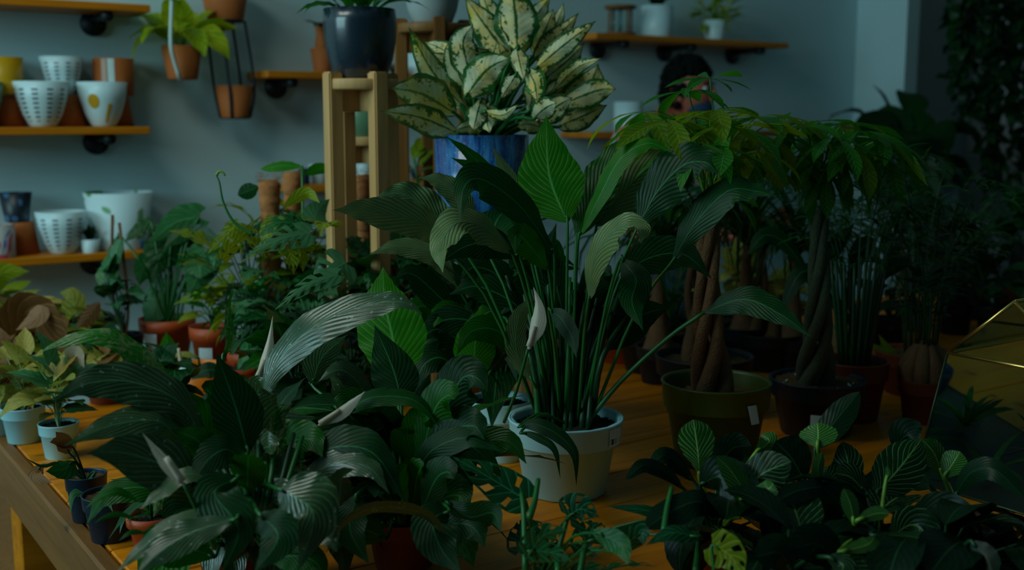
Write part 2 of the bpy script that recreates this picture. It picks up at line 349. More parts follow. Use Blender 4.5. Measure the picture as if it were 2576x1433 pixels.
def leafmesh(cs, side_fn, hw, shape='spath', nx=4, fold=.15, cup=0., ripple=.0, rip_n=5, holes=False, lobes=0., seed=0, edge=0.):
    """cs midrib points; side_fn(i,T)->(side,normal); hw half width in metres"""
    n = len(cs) - 1; L = sum((cs[i + 1] - cs[i]).length for i in range(n)); vs = []; fs = []; tx = []; rn = random.Random(seed); ph = rn.random() * 6
    NX = nx * 2
    frames = []
    for i in range(n + 1):
        T = (cs[min(i + 1, n)] - cs[max(i - 1, 0)]).normalized(); sd, nm = side_fn(i / n, T, cs[i]); frames.append((cs[i], T, sd, nm))
    def frame(t):
        t = max(0, min(1, t)) * n; k = min(int(t), n - 1); f = t - k; a, b = frames[k], frames[k + 1]
        return [a[q].lerp(b[q], f) for q in range(4)]
    for i in range(n + 1):
        u0 = i / n
        for j in range(NX + 1):
            s = (j - nx) / nx; a = abs(s)
            u = u0 + (a * .16 * (4 * u0 * (1 - u0)) if holes else 0); P, T, sd, nm = frame(u)
            hwid = prof(shape, u) * hw
            if edge: hwid *= 1 + edge * math.sin(u * 23 + ph + s * 2) * a
            x = s * hwid
            z = fold * a * hwid - cup * (a * a) * hwid + ripple * hw * a * a * math.sin(u * rip_n * 2 * PI + ph + (1.2 if s > 0 else 0)) * min(1, 4 * (1 - u))
            q = P + sd * x + nm * z
            if lobes: q = q - T * (lobes * L * (a ** 1.6) * (1 - u) ** 5)
            vs.append(q); tx.append(((s + 1) / 2, u))
    W = NX + 1
    for i in range(n):
        for j in range(NX):
            if holes:
                s = (j + .5 - nx) / nx; a = abs(s); u = (i + .5) / n
                if .12 < u < .86:
                    b = (i % 4) in (1, 2) if holes > 1 else (i % 6) in (2, 3)
                    if b and .28 < a < (.97 if (i // 4 + (s > 0)) % 2 and holes > 1 else .76) : continue
            fs.append((i * W + j, i * W + j + 1, (i + 1) * W + j + 1, (i + 1) * W + j))
    return mesh('leaf', vs, fs, tx)
def hleaf(parent, pts, wpx, mat, db, dt=None, roll=0, roll2=None, shape='spath', fold=.12, cup=0., ripple=.05, n=14, nx=4, stem=None, sr=.003, smat=None, name='leaf', dm=0., **k):
    """one leaf of its own: midrib given base->tip as places seen from the camera at depths db..dt"""
    dt = db if dt is None else dt; m = len(pts) - 1; W = []
    for i, (x, y) in enumerate(pts):
        t = i / m; W.append(at(x, y, db + (dt - db) * t - dm * 4 * t * (1 - t)))
    cs = spline(W, n); r2 = roll if roll2 is None else roll2
    def sf(t, T, P):
        c = (P - EYE).normalized(); sd = T.cross(c).normalized(); q = Quaternion(T, R(roll + (r2 - roll) * t)); sd = q @ sd; return sd, sd.cross(T).normalized()
    hw = M(wpx / 2, (db + dt) / 2)
    me = leafmesh(cs, sf, hw, shape, nx, fold, cup, ripple, seed=int(abs(pts[0][0] * 7 + pts[-1][1])), **k)
    o = obj(name, me, mat, parent)
    if stem is not None:
        a = Vector(stem); b = W[0]; d = (W[1] - W[0]).normalized(); mid = a.lerp(b, .55) + Vector((0, 0, .12 * (b - a).length)) * (1 if b.z > a.z else 0)
        obj('stem', tube([a, mid, b, b + d * .01], sr, sr * .6, 8, 5), smat or mStem, o)
    return o
# shared leaf shapes for the crowd; length 1 along +X, drooping
TPL = {}
def template(key, shape, aspect, droop, fold=.15, cup=.0, ripple=.05, n=8, nx=2, holes=False, lobes=0., mat=None, var=3, twist=0):
    L = []
    for s in range(var):
        rn = random.Random(hash(key) % 1000 + s if False else s * 7 + len(key)); dr = droop * (0.6 + .8 * s / max(1, var - 1)); cs = []
        p = Vector((0, 0, 0)); a = R(14)
        for i in range(n + 1):
            cs.append(p.copy()); p += Vector((math.cos(a), 0, math.sin(a))) / n; a -= R(dr) / n
        tw = (s - 1) * twist
        def sf(t, T, P, tw=tw):
            sd = Quaternion(T, R(tw * t)) @ Vector((0, 1, 0)); return sd, T.cross(sd).normalized()
        me = leafmesh(cs, sf, aspect / 2, shape, nx, fold, cup, ripple, holes=holes, lobes=lobes, seed=s, rip_n=4)
        me.name = key; me.polygons.foreach_set('use_smooth', [True] * len(me.polygons)); me.materials.append(mat); L.append(me)
    TPL[key] = L
template('spath', 'spath', .36, 70, mat=mSpath, ripple=.08, n=10, nx=3, twist=25)
template('spathd', 'spath', .36, 80, mat=mSpathD, ripple=.08, n=10, nx=3, twist=25)
template('gloss', 'spath', .36, 80, mat=mGloss, ripple=.12, n=12, nx=3, twist=25)
template('agl', 'agl', .46, 60, mat=mAgl, ripple=.14, n=10, nx=3, twist=35, fold=.3)
template('birk', 'oval', .55, 55, mat=mBirk, n=10, nx=3, fold=.25, twist=15)
template('birkl', 'oval', .50, 35, mat=mBirkL, n=10, nx=3, fold=.4, twist=15)
template('birkd', 'oval', .52, 75, mat=mBirkD, n=10, nx=3, fold=.2, twist=15)
template('mon', 'heart', .62, 75, mat=mMon, n=20, nx=6, holes=2, lobes=.1)
template('mong', 'heart', .62, 75, mat=mMonG, n=20, nx=6, holes=1, lobes=.1)
template('mont', 'heart', .60, 60, mat=mMonT, n=20, nx=6, holes=1, lobes=.1)
template('yel', 'heart', .60, 65, mat=mYel, n=20, nx=6, holes=1, lobes=.1)
template('yels', 'agl', .50, 50, mat=mYel, n=7, nx=2)
template('neon', 'agl', .50, 70, mat=mNeon, n=7, nx=2, fold=.3)
template('pach', 'lance', .25, 45, mat=mPach, n=9, nx=2, fold=.22, ripple=.04, twist=15)
template('pachy', 'lance', .25, 50, mat=mPachY, n=9, nx=2, fold=.22, ripple=.04, twist=15)
template('heart', 'heart', .75, 55, mat=mHeart, n=9, nx=3, lobes=.14)
template('heartd', 'heart', .75, 70, mat=mHeartD, n=9, nx=3, lobes=.14)
template('syn', 'heart', .60, 60, mat=mSyn, n=8, nx=3, lobes=.16, fold=.3)
template('pink', 'heart', .62, 60, mat=mPink, n=8, nx=3, lobes=.16, fold=.3)
template('brown', 'heart', .66, 70, mat=mBrown, n=8, nx=3, lobes=.14, ripple=.1)
template('bg', 'agl', .50, 65, mat=mBgD, n=5, nx=1)
template('bgbig', 'oval', .70, 60, mat=mBgD, n=6, nx=2)
template('palm', 'grass', .12, 60, mat=mPalm, n=5, nx=1)
template('grass', 'grass', .035, 150, mat=mPalm, n=9, nx=1, fold=.3)
template('frill', 'frill', .5, 90, mat=mPalm, n=5, nx=1)
def rleaf(parent, base, az, pitch, length, key, roll=0, crown=None, sr=.0018, smat=None, rn=random, wid=1.0, name='leaf'):
    me = rn.choice(TPL[key]); o = bpy.data.objects.new(name, me); COL.objects.link(o); o.parent = parent
    base = Vector(base); o.location = base - origin(parent)
    o.rotation_mode = 'XYZ'; m = Matrix.Rotation(az, 4, 'Z') @ Matrix.Rotation(-R(pitch), 4, 'Y') @ Matrix.Rotation(R(roll), 4, 'X')
    o.rotation_euler = m.to_euler(); o.scale = (length, length * wid, length)
    if crown is not None:
        c = Vector(crown); h = Vector((math.cos(az), math.sin(az), 0)) * .25 * (base - c).length
        mid = c.lerp(base, .5) - h * .3 + Vector((0, 0, .1 * (base - c).length))
        me = tube([c, mid, base], sr, sr * .7, 5, 3, caps=False); me.transform(Matrix.Translation(-origin(parent)))
        me.materials.append(smat or mStem); me.polygons.foreach_set('use_smooth', [True] * len(me.polygons))
        s = bpy.data.objects.new('stem', me); COL.objects.link(s); s.parent = o
        s.matrix_parent_inverse = Matrix.LocRotScale(o.location, o.rotation_euler, o.scale).inverted()
    return o
def bush(parent, crown, centre, rad, n, keys, lmin, lmax, seed=0, pmin=-20, pmax=55, sr=.0018, smat=None, wid=1.0, shell=.35, stems=True):
    """n leaves in an ellipsoid round centre, each on its own stem from the crown, pointing outward"""
    rn = random.Random(seed); crown = Vector(crown); centre = Vector(centre)
    for i in range(n):
        while True:
            q = Vector((rn.uniform(-1, 1), rn.uniform(-1, 1), rn.uniform(-1, 1)))
            if shell < q.length < 1: break
        p = centre + Vector((q.x * rad[0], q.y * rad[1], q.z * rad[2]))
        az = math.atan2(q.y, q.x) + rn.uniform(-.5, .5); pt = pmin + (pmax - pmin) * (q.z * .5 + .5) + rn.uniform(-12, 12)
        L = rn.uniform(lmin, lmax); base = p - Vector((math.cos(az), math.sin(az), 0)) * L * .4
        rleaf(parent, base, az, pt, L, rn.choice(keys), rn.uniform(-25, 25), crown if stems else None, sr, smat, rn, wid)
def vec2px(P):
    q = P - EYE; d = dep(P); return (1288 + q.x / d * F, 716.5 - (q.y * SP + q.z * CP) / d * F)
# ---------------------------------------------------------------- pots
def potprof(kind, rt, h):
    if kind == 'nursery':
        rb = rt * .74; return [(0, 0), (rb * .96, 0), (rb, h * .02), (rt * .9, h * .68), (rt * .965, h * .69), (rt * .98, h * .71), (rt * 1.01, h * .97), (rt * 1.03, h * .985), (rt * 1.02, h), (rt * .97, h), (rt * .95, h * .96), (rt * .92, h * .8)]
    if kind == 'cone':
        rb = rt * .72; return [(0, 0), (rb, 0), (rb * 1.02, h * .03), (rt, h), (rt * .95, h), (rt * .9, h * .8)]
    if kind == 'rim':
        rb = rt * .66; return [(0, 0), (rb, 0), (rt * .88, h * .72), (rt * .98, h * .74), (rt, h), (rt * .93, h), (rt * .86, h * .8)]
    if kind == 'round':
        return [(0, 0), (rt * .62, 0), (rt * .72, h * .06), (rt * .88, h * .28), (rt * .97, h * .55), (rt, h * .8), (rt * .98, h), (rt * .93, h), (rt * .9, h * .85)]
    if kind == 'bowl':
        return [(0, 0), (rt * .42, 0), (rt * .5, h * .04), (rt * .72, h * .28), (rt * .9, h * .62), (rt, h), (rt * .95, h), (rt * .86, h * .7)]
    if kind == 'cyl':
        return [(0, 0), (rt * .93, 0), (rt * .97, h * .03), (rt, h), (rt * .93, h), (rt * .92, h * .8)]
def pot(parent, c, rt, h, mat, kind='nursery', soil=mSoil, segs=30, name='pot', fill=.86, perlite=0):
    o = obj(name, lathe(potprof(kind, rt, h), c, segs), mat, parent)
    if soil:
        rn = random.Random(int(rt * 1e5)); bm = bmesh.new(); bmesh.ops.create_circle(bm, cap_ends=True, segments=24, radius=rt * .93)
        bmesh.ops.subdivide_edges(bm, edges=bm.edges[:], cuts=1); bmesh.ops.poke(bm, faces=bm.faces[:])
        bmesh.ops.subdivide_edges(bm, edges=bm.edges[:], cuts=2, use_grid_fill=True)
        for v in bm.verts: v.co = Vector(c) + Vector((v.co.x, v.co.y, h * fill + rn.uniform(-.002, .003)))
        obj('soil', bm, soil, parent)
        if perlite:
            ms = []
            for i in range(perlite):
                a = rn.uniform(0, 6.28); q = rt * .85 * rn.random() ** .5; b2 = bmesh.new(); bmesh.ops.create_icosphere(b2, subdivisions=1, radius=rn.uniform(.0012, .0026))
                bmesh.ops.translate(b2, verts=b2.verts, vec=Vector(c) + Vector((math.cos(a) * q, math.sin(a) * q, h * fill + .003))); m_ = bpy.data.meshes.new('p'); b2.to_mesh(m_); b2.free(); ms.append(m_)
            tag(obj('perlite', joinmesh(ms), mPerl, parent), kind='stuff')
    return o
def sticker(parent, c, rfun, az, daz, z0, z1, mat, name='sticker', skew=0):
    vs = []; fs = []; tx = []
    for j in range(3):
        for i in range(7):
            a = az + daz * (i / 6 - .5) + skew * (j / 2 - .5); z = z0 + (z1 - z0) * j / 2; r = rfun(z) + .0008
            vs.append(Vector(c) + Vector((math.cos(a) * r, math.sin(a) * r, z))); tx.append((i / 6, j / 2))
    for j in range(2):
        for i in range(6): k = j * 7 + i; fs.append((k, k + 1, k + 8, k + 7))
    return obj(name, mesh('s', vs, fs, tx), mat, parent)
def camaz(c, px_off=0.0):
    """azimuth (world) of the pot side that faces the camera, turned by px_off degrees to the right"""
    q = EYE - Vector(c); return math.atan2(q.y, q.x) + R(px_off)
# ================================================================ the setting
def struct(name, c, sx, sy, sz, mat, bev=0):
    return tag(boxobj(name, c, sx, sy, sz, mat, None, bev), kind='structure')
struct('floor', uv(1.6, 1.2, -.05), 7.4, 5.2, .1, mFloor)
wb = struct('wall_back', uv(1.6, WALLV + .06, 1.55), 7.4, .12, 3.2, mWall)
def vpix(px, off): r = ray(px, 500); return r.dot(U) / r.dot(V) * (WALLV - off)
uP = vpix(2260, .28)
struct('trim_1', uv(uP + .045, WALLV - .14, 1.55), .09, .28, 3.2, mWall)
struct('wall_shade_panel', uv(uP + 1.2, WALLV - .012, 1.55), 2.25, .02, 3.2, mWallD)  # thin panel over the back wall, its shade painted in as darker plaster
struct('wall_right', uv(5.36, 1.6, 1.55), .12, 4.2, 3.2, mWallD)
struct('ceiling', uv(1.6, 1.5, 3.2), 7.4, 4.2, .1, mWall)
struct('baseboard_back', uv(1.6, WALLV - .012, .06), 5.0, .024, .12, mWall)
# left wall with the window the daylight comes through
wl = thing('wall_left', None, None, uv(-2.1, 1.6, 0)); tag(wl, kind='structure')
for (c, sy, sz) in ((uv(-2.1, 3.4, 1.55), .5, 3.2), (uv(-2.1, .6, 1.55), .9, 3.2), (uv(-2.1, 2.1, .55), 2.1, 1.2), (uv(-2.1, 2.1, 3.12), 2.1, .1)):
    boxobj('wall_panel', c, .12, sy, sz, mWall, wl, 0)
for v_ in (1.06, 2.1, 3.14): boxobj('window_frame', uv(-2.1, v_, 2.1), .06, .06, 1.95, mWhiteC, wl, 0)
# ================================================================ the long table
tb = thing('display_table', 'long varnished pine table of wide planks carrying all the plants', 'table', uv(1.8, 1.5, 0))
U0, U1 = .395, 3.35
v_ = .57; k = 0
while v_ < 2.45:
    wd = .126 if k % 3 else .126
    c0 = v_ + wd / 2
    boxobj('plank', uv((U0 + U1) / 2, c0, .75 - .02 + (k % 3 - 1) * .0006), U1 - U0, wd - .0022, .04, mPlank if k % 2 else mPlank, tb, .0022); v_ += wd; k += 1
VE = v_
boxobj('side_beam', uv(.380, (.57 + VE) / 2, .700), .026, VE - .57, .100, mBeam, tb, .004)
boxobj('side_beam', uv(U1 + .014, (.57 + VE) / 2, .700), .026, VE - .57, .100, mBeam, tb, .004)
boxobj('apron', uv((U0 + U1) / 2, VE - .06, .67), U1 - U0, .03, .08, mPlank, tb); boxobj('apron', uv((U0 + U1) / 2, .66, .67), U1 - U0, .03, .08, mPlank, tb)
for a in (.46, 1.9, 3.28):
    for b in (.65, VE - .07): boxobj('leg', uv(a, b, .355), .09, .09, .71, mPlank, tb)
# things on the floor at the lower left
lb = thing('low_cabinet', 'low dark wooden cabinet behind the left end of the table', 'cabinet', uv(.8, 3.0, 0))
boxobj('cabinet_top', uv(.8, 3.0, .37), 1.6, 1.04, .02, mStandD, lb); boxobj('side_panel', uv(.03, 3.0, .18), .02, 1.0, .36, mStandD, lb); boxobj('side_panel', uv(1.57, 3.0, .18), .02, 1.0, .36, mStandD, lb)
for k_ in range(3): boxobj('door', uv(.30 + k_ * .50, 2.50, .18), .49, .018, .34, mStandD, lb)
c = tab(78, 1432, .38); sc = thing('white_saucer', 'small white saucer on the dark cabinet at the bottom left corner', 'saucer', c)
obj('dish', lathe([(0, 0), (.012, 0), (.022, .007), (.020, .007), (.012, .002)], c, 24), mWhiteC, sc)
# ================================================================ wall shelves on iron pipe brackets
def shelf(label, xl, xr, ypx, xref, brackets, depth=.19, zed=None):
    fr = ray(xref, ypx); f = (WALLV - depth) / fr.dot(V); z = EYE.z + fr.z * f     # z of the front edge
    def uu(px): r = ray(px, ypx); return r.dot(U) / r.dot(V) * (WALLV - depth)
    u0 = uu(xl); u1 = uu(xr)
    t = thing('wall_shelf', label, 'shelf', uv((u0 + u1) / 2, WALLV - depth / 2, z), 'pine shelves on pipe brackets along the back wall')
    boxobj('board', uv((u0 + u1) / 2, WALLV - depth / 2 - .001, z), u1 - u0, depth, .022, mShelf, t, .002)
    for bx in brackets:
        r = ray(bx, ypx); ub = r.dot(U) / r.dot(V) * WALLV; zz = z - .011 - .013
        b = obj('bracket', tube([uv(ub, WALLV - .006, zz), uv(ub, WALLV - depth + .03, zz)], .011, n=2, sides=12), mIron, t)
        obj('flange', tube([uv(ub, WALLV - .002, zz - .012), uv(ub, WALLV - .016, zz - .012)], .038, n=1, sides=20), mIron, b)
        obj('end_cap', tube([uv(ub, WALLV - depth + .05, zz), uv(ub, WALLV - depth + .015, zz)], .016, n=1, sides=14), mIron, b)
    t['zt'] = z + .011; t['uc'] = 0
    return z + .011, t
zS1, _ = shelf('topmost pine shelf at the upper left, seen from below, nothing on it in view', -260, 378, 12, 200, (230, ))
zS2, _ = shelf('pine shelf at the left holding patterned and yellow pots', -260, 378, 329, 200, (238, -120))
zS3, _ = shelf('lowest pine shelf at the left holding the wide white pot and a dashed pot', -260, 372, 656, 100, (232, -120))
zS4, _ = shelf('pine shelf behind the glossy black pot and wooden stands', 672, 1240, 188, 760, (690, 1150), .17)
zS5, _ = shelf('pine shelf at the upper right over the person, on three brackets', 1500, 1985, 100, 1700, (1500, 1668, 1840), .2)
zS6, _ = shelf('pine shelf behind the left money tree, mostly hidden by leaves', 1490, 1990, 340, 1500, (1700,), .2)
zS7, _ = shelf('pine shelf low behind the wooden stands with small blue pots on it', 735, 1330, 474, 800, (900,), .17)
zS8, _ = shelf('short pine shelf seen between the two money tree trunks', 1640, 2010, 566, 1900, (1880,), .17)
def onshelf(px, z, off):
    """place on a shelf: column px of the picture, off metres from the wall"""
    v = WALLV - off
    r = ray(px, 716.5 - F * math.tan(0)); r = ray(px, 400)
    # iterate the picture row so that the height matches
    y = 400.
    for _i in range(6):
        r = ray(px, y); P = EYE + r * (v / r.dot(V)); y += (P.z - z) / dep(P) * F
    P.z = z; return P
def spot(name, label, cat, px, z, off, wpx, hpx, mat, kind, soil=None, group=None, flip=False, zadd=0, segs=28):
    P = onshelf(px, z + zadd, off); d = dep(P); rt = M(wpx / 2, d); h = M(hpx, d)
    t = thing(name, label, cat, P, group); pr = potprof(kind, rt, h)
    if flip: pr = [(r, h - q) for r, q in pr][::-1]; pr = [p for p in pr]
    obj('body', lathe(pr, P, segs), mat, t)
    if soil: obj('soil', lathe([(0, h * .86), (rt * .92, h * .86)], P, 18), soil, t)
    return t, P, rt, h
# shelf 2, back row on upturned terracotta pots, front row
for px, w in ((18, 92), (155, 120), (292, 88)):
    spot('upturned_terracotta_pot', {18: 'upturned terracotta pot under the mustard pot', 155: 'upturned terracotta pot under the taller dashed pot', 292: 'upturned terracotta pot under the striped terracotta cylinder'}[px], 'pot', px, zS2, .065, w, 78, mTerra, 'cone', flip=True, group='upturned terracotta pots on the left shelf')
d_ = dep(onshelf(150, zS2, .065)); up = M(78, d_)
t, P, rt, h = spot('mustard_pot', 'mustard yellow cylinder pot raised on an upturned terracotta pot', 'pot', 10, zS2, .065, 98, 92, mYellow, 'cyl', zadd=up)
t, P, rt, h = spot('dashed_pot', 'taller white pot with dark dashes, back row of the left shelf', 'pot', 158, zS2, .065, 104, 95, mDash, 'bowl', zadd=up)
t, P, rt, h = spot('striped_terracotta_pot', 'terracotta cylinder pot with one white vertical stripe, back row', 'pot', 288, zS2, .065, 98, 92, mTerra, 'cyl', zadd=up)
sticker(t, P, lambda z: rt * 1.0, camaz(P, -6), .32, .004, h - .002, mCord, 'white_stripe'); sticker(t, P, lambda z: rt * 1.0, camaz(P, -26), .28, .004, h - .002, plain('faded_pink_glaze', (.50, .33, .26)), 'pink_stripe')
spot('dashed_bowl_pot', 'wide white bowl pot with rows of dark dashes, front of the left shelf', 'pot', 109, zS2, .125, 133, 112, mDash, 'bowl', group='dashed white pots on the left shelves')
spot('grey_bowl_pot', 'grey bowl pot cut by the left edge of the picture', 'pot', -48, zS2, .125, 118, 112, mSage, 'bowl')
t, P, rt, h = spot('sun_pot', 'white bowl pot painted with a yellow sun and a mustard stem', 'pot', 262, zS2, .125, 122, 110, mWhiteC, 'bowl')
def rb_(z): 
    pr = potprof('bowl', rt, h)
    for i in range(1, 5):
        if z <= pr[i + 1][1]: f = (z - pr[i][1]) / (pr[i + 1][1] - pr[i][1] + 1e-9); return pr[i][0] + (pr[i + 1][0] - pr[i][0]) * f
    return rt
vs = []; fs = []
for k in range(24):
    a = 2 * PI * k / 24; z = h * .57 + .021 * math.sin(a); az = camaz(P, -24) + math.cos(a) * .019 / rt; r = rb_(z) + .001; vs.append(P + Vector((math.cos(az) * r, math.sin(az) * r, z)))
z = h * .57; az = camaz(P, -24); r = rb_(z) + .0016; vs.append(P + Vector((math.cos(az) * r, math.sin(az) * r, z)))
obj('painted_sun', mesh('sun', vs, [(k, (k + 1) % 24, 24) for k in range(24)]), mYellow, t); sticker(t, P, lambda z: rb_(z) + .0006, camaz(P, 14), .17, .012, h * .52, mYellow, 'painted_stem', skew=.16)
# shelf 3
spot('upturned_terracotta_pot', 'upturned terracotta pot under the black dotted pot on the lowest left shelf', 'pot', 58, zS3, .07, 82, 80, mTerra, 'cone', flip=True)
spot('dotted_black_pot', 'black tapered pot with blue dots on an upturned terracotta pot', 'pot', 43, zS3, .07, 78, 72, mDots, 'cone', zadd=M(80, 3.4))
spot('swirl_painted_pot', 'small pot painted with pink and blue swirls, left end of the lowest shelf', 'pot', 8, zS3, .145, 62, 84, mSwirl, 'cyl')
spot('dashed_tapered_pot', 'white tapered pot with rows of dark dashes beside the wide white pot', 'pot', 158, zS3, .13, 122, 106, mDash, 'bowl', group='dashed white pots on the left shelves')
spot('wide_white_pot', 'widest white pot, painted with faint plants, on the lowest left shelf', 'pot', 304, zS3, .10, 168, 142, mPainted, 'cone')
t, P, rt, h = spot('small_aloe_pot', 'small pot with green painted leaves in front of the wide white pot', 'pot', 228, zS3, .155, 50, 34, mWhiteC, 'cone', soil=mSoil)
for i in range(9): rleaf(t, P + Vector((0, 0, h * .8)), i * .7, 55 + 20 * (i % 2), .055, 'bg', 0, rn=random.Random(i))
spot('small_blue_jar', 'small deep blue jar at the right end of the lowest left shelf', 'jar', 352, zS3, .15, 26, 24, mBlue, 'round')
# shelf 4
t, P, rt, h = spot('tall_terracotta_bottle', 'tall terracotta bottle vase behind the glossy black pot', 'vase', 812, zS4, .09, 60, 60, mTerra, 'cone')
obj('neck', lathe([(rt * .55, h * .9), (rt * .62, h * 1.2), (rt * .45, h * 1.6), (rt * .6, h * 1.9), (rt * .55, h * 1.9)], P, 20), mTerra, t)
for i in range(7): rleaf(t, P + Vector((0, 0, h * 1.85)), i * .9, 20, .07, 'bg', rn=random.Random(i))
spot('white_cylinder_pot', 'plain bluish white pot on the shelf behind the wooden stands', 'pot', 1052, zS4, .09, 64, 62, mWhiteC, 'cyl', soil=mSoil)
spot('small_grey_bowl', 'small grey bowl on the shelf between two wooden stands', 'bowl', 996, zS4, .12, 40, 24, mBlk, 'bowl')
# shelf 5
P = onshelf(1560, zS5, .12); t = thing('wooden_hourglass_frame', 'wooden frame with two glass tubes standing on the upper right shelf', 'ornament', P); d = dep(P)
for z in (0, M(66, d)): obj('wooden_disc', lathe([(0, z), (M(40, d), z), (M(40, d), z + .012), (0, z + .012)], P, 20), mStandD, t)
for a in range(4):
    q = P + Vector((math.cos(a * PI / 2 + .5) * M(33, d), math.sin(a * PI / 2 + .5) * M(33, d), 0)); obj('post', tube([q + Vector((0, 0, .01)), q + Vector((0, 0, M(67, d)))], .005, n=1, sides=8), mStandD, t)
for a in (-1, 1): obj('glass_tube', tube([P + U * .022 * a + Vector((0, 0, .012)), P + U * .022 * a + Vector((0, 0, M(66, d)))], .016, n=1, sides=16), mGlass, t)
t, P, rt, h = spot('white_cylinder_pot', 'white straight sided pot on the upper right shelf left of the neon plant', 'pot', 1652, zS5, .12, 82, 78, mWhiteC, 'cyl', soil=mSoil)
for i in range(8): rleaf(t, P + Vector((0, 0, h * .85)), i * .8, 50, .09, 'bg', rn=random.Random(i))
t, P, rt, h = spot('neon_leaf_plant', 'small bright yellow green plant in a white cup, upper right shelf', 'potted plant', 1797, zS5, .12, 62, 50, mWhiteC, 'cone', soil=mSoil)
bush(t, P + Vector((0, 0, h * .9)), P + Vector((0, 0, h + .03)), (.10, .09, .075), 46, ['neon'], .05, .075, 5, stems=True, smat=mStemY)
# shelf 6, 7, 8
spot('white_cylinder_pot', 'white pot on the shelf left of the person, half hidden by leaves', 'pot', 1580, zS6, .11, 74, 74, mWhiteC, 'cyl', soil=mSoil)
for i, (px, w, h_, m, kd, lb_) in enumerate(((800, 46, 48, mWhiteC, 'cone', 'small pale blue pot at the left end of the shelf behind the coir poles'), (765, 30, 40, mNavy, 'cyl', 'small navy jar beside the pale blue pot behind the coir poles'), (915, 44, 70, mWhiteC, 'cone', 'white cup seen through the legs of the wooden stand'), (1075, 60, 36, mTerraD, 'bowl', 'brown bowl on the shelf left of the cobalt pot'), (1052, 44, 28, mNavy, 'bowl', 'dark blue bowl in front of the brown bowl'))):
    spot('small_pot', lb_, 'pot', px, zS7, .07 + .03 * (i % 2), w, h_, m, kd)
for px, m, lb_ in ((1905, mTerra, 'orange pot on the short shelf between the money trees, left'), (1975, mTerra, 'orange pot on the short shelf next to the right money tree trunk')):
    spot('small_orange_pot', lb_, 'pot', px, zS8, .09, 36, 26, m, 'bowl')
# ================================================================ planters hanging on the back wall
P = wal(460, 200, .11); d = dep(P)
t = thing('hanging_neon_plant', 'yellow green leafy plant in a terracotta pot hung on a white strap', 'potted plant', P)
pot(t, P, M(50, d), M(82, d), mTerra, 'cone', name='pot'); rz = M(82, d)
obj('strap', tube([wal(436, -80, .20), wal(431, 40, .20), wal(430, 112, .20), wal(438, 150, .185), wal(453, 200, .165)], .0065, n=10, sides=5), mCord, t)
rn = random.Random(3)
for (az, pt, L, z) in ((3.3, 25, .13, .0), (2.9, 60, .15, 0), (3.6, -15, .15, .02), (0.2, 10, .13, .02), (-.4, -25, .16, .03), (-.1, 35, .12, .0), (-1.2, 20, .12, .03), (-2, 30, .13, 0), (1.4, 80, .13, 0), (2.2, 75, .16, 0), (-1.6, 75, .14, .02), (.9, 60, .12, 0), (-.8, -40, .13, .03), (-2.6, 55, .14, 0), (-1.2, 60, .12, .02), (.3, 60, .11, .02), (-2.2, 5, .12, .02)):
    rleaf(t, P + Vector((math.cos(az) * .045, math.sin(az) * .045, rz + .02 + z)), az, pt, L, 'neon', rn.uniform(-40, 40), P + Vector((0, 0, rz * .85)), .0022, mStemY, rn, 1.1)
A = wal(567, 52, .10); B = wal(592, 296, .10); d = dep(A)
t = thing('double_strap_planter', 'two terracotta pots hung one above the other on black straps', 'hanging planter', B)
up_ = obj('upper_pot', lathe(potprof('cone', M(62, d), M(98, d)), A, 28), mTerra, t); lo = obj('lower_pot', lathe(potprof('cone', M(48, d), M(80, d)), B, 28), mTerra, t)
for k, (a0) in enumerate((-88, -14, 84, 160)):
    a = camaz(A, a0); q = Vector((math.cos(a), math.sin(a), 0)); 
    obj('strap', tube([A + q * M(47, d) + Vector((0, 0, .0)), B + q * M(50, d) + Vector((0, 0, M(80, d))), B + q * M(37, d) + Vector((0, 0, .0))], .0045, n=8, sides=5), mStrap, t)
obj('base_ring', lathe([(0, -.004), (M(36, d), -.004), (M(37, d), 0), (0, 0)], B, 20), mStrap, t)
obj('base_ring', lathe([(0, -.004), (M(46, d), -.004), (M(46, d), 0), (0, 0)], A, 20), mStrap, t)
obj('strap', tube([A + Vector((0, 0, M(98, d))), A + Vector((0, 0, M(240, d)))], .0045, n=2, sides=5), mStrap, t)
# ================================================================ wooden plant stands and the pots on them
def stand(label, px, py, d, rad, m, legs=4, rot=.45, thick=.022, legw=.030, rise=.012, base=.75):
    C = at(px, py, d); zt = C.z
    t = thing('wooden_plant_stand', label, 'plant stand', Vector((C.x, C.y, base)), 'wooden plant stands')
    obj('disc', lathe([(0, zt - thick), (rad * .97, zt - thick), (rad, zt - thick + .003), (rad, zt - .003), (rad * .98, zt), (0, zt)], Vector((C.x, C.y, 0)), 36), m, t)
    for k in range(legs):
        a = rot + k * 2 * PI / legs; q = Vector((math.cos(a), math.sin(a), 0)); z1 = zt + rise
        bm = box((C.x + q.x * (rad - legw * .35), C.y + q.y * (rad - legw * .35), (base + z1) / 2), legw, legw, z1 - base, (q, Vector((-q.y, q.x, 0)), Vector((0, 0, 1))), .003); obj('leg', bm, m, t, smooth=False)
    for k in range(legs // 2):
        a = rot + k * 2 * PI / legs; q = Vector((math.cos(a), math.sin(a), 0))
        obj('cross_bar', box((C.x, C.y, zt - thick - .020), rad * 1.9, .020, .048, (q, Vector((-q.y, q.x, 0)), Vector((0, 0, 1))), .002), m, t, smooth=False)
    return C, t
cA, tA = stand('tall pale wooden stand carrying the glossy black pot', 908, 200, 2.36, .078, mStand, rot=R(-142), legw=.032, rise=.014)
cB, tB = stand('pale wooden stand carrying the sage green pot behind the tall one', 912, 343, 2.80, .070, mStand, rot=R(-135), legw=.026, rise=.0)
cC, tC = stand('darker wooden stand behind the cream speckled plant, tallest of the stands', 1088, 62, 2.66, .085, mStandD, rot=R(-165), legw=.028, rise=.012)
